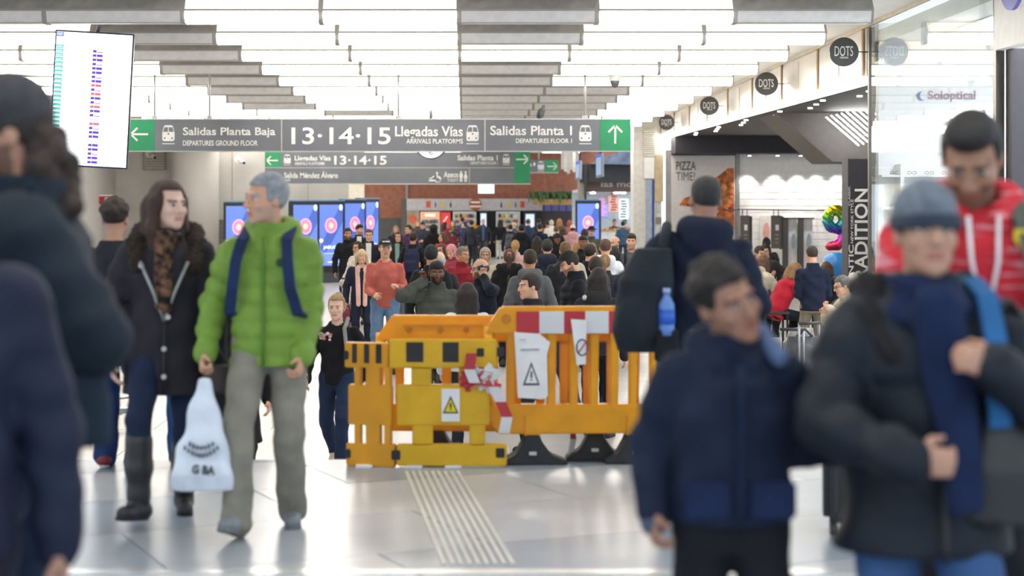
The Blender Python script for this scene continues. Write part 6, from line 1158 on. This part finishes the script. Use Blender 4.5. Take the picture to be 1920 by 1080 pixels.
def extras(x, t, rig, T_):
    e = T_.get('ease', .03)
    if 'glasses' in x: face_glasses(t, rig)
    if x == 'glassesphone':
        o = wear(t, 'phone', 'dark blue phone held to the ear in the crowd', 'phone'); p = rig.hc + rig.H @ np.array((.105, -.03, -.02)); MB().box((-.006, -.038, -.075), (.006, .038, .075)).build('case', mat('#1f2c48', .3), o, .003).location = p; o.children[0].rotation_euler = (R(15), 0, R(-28))
    if x in ('shirt', 'blueshirt', 'teal'):
        c = {'shirt': '#e6e4e0', 'blueshirt': '#4a5e86', 'teal': '#7fa09c'}[x]; M = MB(); y0 = -.115 - e * 1.15
        M.prism([(-.055, .555), (.055, .555), (.05, .40), (.045, -.02), (-.045, -.02), (-.05, .40)], 'y', -.02, .016); o = M.build('shirt', cloth(c), t); o.matrix_local = frame4(rig.T, rig.up((0, y0 + .005, 0)))
    if x in ('pinkscarf', 'greenscarf'):
        c = '#e2b4aa' if x == 'pinkscarf' else '#5c8a3c'; A = Field(rig.up((-.2, -.28, -.2)), rig.up((.2, .2, .68)), .012); A.loft([(.50, 0, 0, .10, .10), (.58, 0, 0, .085, .088)], .02, rig.T, rig.hip); L = -.12 if x == 'pinkscarf' else .2
        for q in ((-1, 1) if x == 'pinkscarf' else (0,)): A.cone(rig.up((q * .07, -.11, .5)), rig.up((q * .055, -.17, L)), .045, .04, .02, ((0, 1, 0), 1.8))
        part('scarf', A.mesh('scarf')[0], cloth(c), t)
    if x in ('navypack', 'greypack'):
        o = backpack(t, rig, 'navy backpack with small charms on a black coat in the crowd' if x == 'navypack' else 'grey backpack near the second snack machine', '#262a48' if x == 'navypack' else '#55585c', '#22263e', 1.05, .03, step=.016)
        if x == 'navypack':
            for q, c in ((-1, '#e08a2c'), (1, '#c2405c')): MB().box((-.018, -.012, -.05), (.018, .012, .05)).build('charm', mat(c, .5), o, .004).location = rig.up((q * .165, .30, .18))
    if x == 'strap': strap([rig.up(p) for p in ((-.10, .02, .60), (-.05, .12 + e, .46), (.03, .15 + e, .3), (.12, .14 + e, .1), (.17, .08, .02))] if t.rotation_euler[2] > 2 else [rig.up(p) for p in ((-.11, .02, .585), (-.09, -.125, .46), (-.1, -.14, .2), (-.14, -.1, .05))], .02).build('strap', cloth('#23262b'), t)
    if x == 'clip':
        B = MB()
        for i in range(6): a = i * 1.047; B.disc((.02 * math.cos(a), .148, .06 + .02 * math.sin(a)), .014, 'y', .012, 8)
        headpart(t, rig, 'hair_clip', B.mesh('clip'), mat('#e0806a', .5))
        A = Field(rig.up((-.28, -.2, .3)), rig.up((.28, .3, .72)), .014)
        for q in (-1, 1): A.cone(rig.up((0, .12, .52)), rig.up((q * .14, .05, .56)), .06, .055, .02, wob=lambda t_, X, Y, Z: .008 * np.sin(120 * X + 90 * Z)); A.cone(rig.up((q * .14, .05, .56)), rig.up((q * .12, -.09, .48)), .055, .04, .02)
        part('fur_trim', A.mesh('fur')[0], mat('#17181b', .95, 0, .3, 40, .7), t)
    if x == 'flowers':
        rr = random.Random(1)
        def flower(cx, cy, cz, n, sp, sz_):
            for i in range(n):
                q = (cx + rr.uniform(-sp, sp), cy, cz + rr.uniform(-sp, sp) * .6); o = MB().disc((0, 0, 0), rr.uniform(.6, 1) * sz_, 'y', .016, 7).build('embroidered_petal' if i % 3 else 'embroidered_leaf', mat(rr.choice(['#e8a4a0', '#d8788a', '#f0d0c4']) if i % 3 else '#a8b890', .8), t); o.location = rig.up(q)
        flower(-.09, -.128, .42, 14, .055, .022); o = MB().disc((0, 0, 0), .02, 'y', .02, 8).build('embroidered_petal', mat('#e08a90', .8), t); o.location = rig.wrR + np.array((0, -.045, .05))
        strap([rig.up((.10, .05, .59)), rig.up((.10, -.125, .50)), rig.up((.13, -.13, .25)), rig.up((.17, -.02, .12))], .02).build('strap', cloth('#8a9088'), t)
    if x == 'whitehood':
        A = Field(rig.up((-.25, -.2, .3)), rig.up((.25, .3, .72)), .014); A.cone(rig.up((-.10, .10, .55)), rig.up((.12, .11, .53)), .024, .026, .02); A.cone(rig.up((.12, .11, .53)), rig.up((.15, .0, .50)), .024, .02, .02); part('scarf', A.mesh('scarf')[0], cloth('#d6d4d4'), t)
    if x == 'whitebag':
        o = wear(t, 'shopping_bag', 'white shopping bag carried beside the pointing arm', 'bag'); A = Field((.1, -.2, .4), (.5, .2, .95), .014); A.loft([(.45, .30, 0, .15, .06), (.65, .30, 0, .14, .05), (.86, .28, 0, .06, .03)], .02, n=2.5); part('bag_body', A.mesh('bag')[0], mat('#e8e6e2', .5, 0, .05), o)
    if x == 'brownbag':
        o = wear(t, 'shoulder_bag', 'brown leather shoulder bag on a black coat near the white hoodie', 'bag'); A = Field((-.5, -.2, .75), (-.0, .35, 1.2), .014); A.loft([(.80, -.26, .10, .13, .06), (1.05, -.25, .10, .11, .05)], .02, n=3); part('bag_body', A.mesh('bag')[0], mat('#3a2a24', .45, 0, .1), o); strap([(-.33, .1, 1.03), (-.2, .1, 1.35), (-.12, .03, 1.50), (-.18, .0, 1.3)], .012).build('strap', mat('#3a2a24', .45), o)
    if x == 'beigesleeve':
        for d in 'R': A = Field(np.minimum(rig.shR, rig.elR) - .15, np.maximum(rig.shR, rig.elR) + .15, .013); A.cone(rig.shR, rig.elR, .097, .086, .03); part('sleeve_panel', A.mesh('sleeve')[0], cloth('#b8ac96'), t)
NI = [0]
for (px, top, H, hd, pose, tk, tc_, lc, hr, sk, lab, kw) in CROWD:
    kw = dict(kw); ex = kw.pop('extra', ''); tt = dict(T[tk]); tt.update(kw.pop('tk', {})); dy = kw.pop('dy', 0)
    s_ = (top - HY) / (EYE - LOW - H); NI[0] += 1; s_ = kw.pop('s', s_ if s_ > 50 else max(s_, 43.8 + (NI[0] * 3 % 5) * 1.5)); d = F / s_ + dy; x = (px - VX) / s_ * (d / (F / s_)); rig = RIGS[pose]
    t = person(lab, (x, d, LOW), hd, H, rig, 'c_' + pose, tt, tc_, lc, hr, sk, beard=kw.pop('beard', 0), **kw)
    if ex: extras(ex, t, rig, tt)
    if px == 722: t_coral = t
    if px == 678: t_pink = t
for a_ in (-34, -25, -16, -4, 5, 14, 23, 32): headpart(t_coral, RIGS['hands'], 'embroidered_mark', MB().box((.076 * math.sin(R(a_)) - .0045, -.004 - .098 * math.cos(R(a_)), .090), (.076 * math.sin(R(a_)) + .0045, .008 - .098 * math.cos(R(a_)), .110 - abs(a_) * .0001)).mesh('mark'), M_ink)
o = wear(t_pink, 'handbag', 'wine red handbag held beside the pale pink scarf', 'bag'); A = Field((-.5, -.25, .45), (-.05, .2, .95), .014); A.loft([(.50, -.30, -.06, .13, .07), (.68, -.30, -.06, .12, .06), (.78, -.29, -.05, .08, .03)], .02, n=2.6); part('bag_body', A.mesh('bag')[0], mat('#6e2233', .45, 0, .15), o); strap([(-.36, -.05, .76), (-.29, -.05, .88), (-.22, -.05, .76)], .01).build('handle', mat('#6e2233', .45), o)

# ------------------------------------------------------------------ people at the pizza corner
def at_low(px, s): return (((px - VX) / s), F / s, LOW)
sit = dict(hip=(0, 0, .80), footL=(.12, -.36, .30, 0, 6), footR=(-.12, -.34, .30, 0, -6), knL=(.1, -1, .6), knR=(-.1, -1, .6))
n1 = Rig(wrL=(.10, -.24, 1.06), wrR=(-.10, -.24, 1.06), elL=(.35, .5, -1), elR=(-.35, .5, -1), head=(0, 16, 0))
person('person in a navy sweater and khaki trousers standing at the cafe tables', at_low(1524, 138), 182, 1.735, n1, 'n1', dict(kind='sweater', ease=.020, hem=-.06, collar=.03), '#1b2238', '#857a68', ('fade', '#3a2c24'), LT, '#3a3028', legk=dict(ease=.004), step=.013)
n2 = Rig(lean=30, head=(10, 18, 0), wrL=(.10, -.46, 1.10), wrR=(-.12, -.46, 1.10), elL=(1, .2, -1), elR=(-1, .2, -1), **sit)
person('person in a red sweater leaning forward on a bar stool', at_low(1453, 130), 112, 1.66, n2, 'n2', dict(kind='sweater', ease=.032, hem=-.10), '#b01c30', '#1e2026', ('bob', '#8a6440'), LT, '#26262a', step=.013)
n3 = Rig(lean=16, head=(35, 12, 0), wrL=(.02, -.36, 1.22), wrR=(-.02, -.34, 1.16), elL=(1, .2, -.6), elR=(-1, .2, -.6), **sit)
person('person in a long cream puffer coat leaning on the high table', at_low(1414, 119), 118, 1.64, n3, 'n3', dict(kind='puffer_coat', ease=.05, puff=.011, pitch=.11, hem=-.28, collar=.05, hood=.02), '#d3c8b6', '#1f2126', ('long', '#6a4c38'), LT, '#222226', step=.013)
n4 = Rig(lean=8, head=(20, 12, 0), wrR=(-.22, -.30, 1.32), elR=(-.6, .2, -1), curlR=70, hdR=(.1, -.2, 1), **sit)
person('person in a black top raising a closed hand at the high table', at_low(1418, 106), 12, 1.70, n4, 'n4', dict(kind='sweater', ease=.02, hem=-.08), '#24242a', '#26282e', ('short', '#3a2a24'), LT, step=.014)
p5 = person('person in a patterned black top wearing headphones at the high table', at_low(1441, 101), -42, 1.70, n4, 'n4', dict(kind='sweater', ease=.02, hem=-.08), '#3a3638', '#26282e', ('short', '#2a2120'), LT, step=.014)
B = MB(); B.tube([(-.09, .01, .0), (-.092, .01, .07), (-.05, .01, .135), (0, .01, .148), (.05, .01, .135), (.092, .01, .07), (.09, .01, .0)], .009, 6)
for q in (-1, 1): B.disc((q * .094, .01, -.005), .036, 'x', .03, 16)
headpart(p5, n4, 'headphones', B.mesh('headphones'), mat('#202024', .4))
person('person in a dark jacket standing behind the headphones', at_low(1437, 94), 160, 1.64, RIGS['stand'], 'c_stand', T['J'], '#2a272b', '#26282e', ('bun', BLK), LT)
person('person in a brown jacket sitting behind the khaki trousers', at_low(1545, 116), 150, 1.50, n3, 'n3b', dict(kind='jacket', ease=.03, hem=-.1), '#3c3a3c', '#26282e', ('bob', '#5a3a26'), LT, step=.014)
person('person in a black jacket bent at the table under the blue balloon', at_low(1570, 124), 200, 1.52, n2, 'n2', dict(kind='jacket', ease=.03, hem=-.1), '#23252b', '#26282e', ('short', '#3a2c26'), TN, step=.013)
n7 = Rig(lean=10, head=(0, 14, 0), hip=(0, 0, .62), footL=(.12, -.40, .09, 0, 6), footR=(-.12, -.38, .09, 0, -6), knL=(.1, -1, .8), knR=(-.1, -1, .8), wrL=(.10, -.36, 1.02), wrR=(-.06, -.36, .98), elL=(1, .3, -.7), elR=(-1, .3, -.7), curlL=70, curlR=70)
p7 = person('person in a beige sleeved top and glasses eating at a table', at_low(1600, 150), -78, 1.72, n7, 'n7', dict(kind='jacket', ease=.028, hem=-.1, collar=.02), '#cdbfa8', '#2c2e34', ('short', '#6a6560'), LT, '#26262a', step=.013); face_glasses(p7, n7)
person('person in a pale knit hat sitting beyond the glasses wearer', at_low(1608, 132), 190, 1.60, n7, 'n7', dict(kind='jacket', ease=.028, hem=-.1, collar=.02), '#4a4c52', '#2c2e34', [('short', '#c8c0b4'), ('beanie', '#d8d2c8')], LT, step=.013)
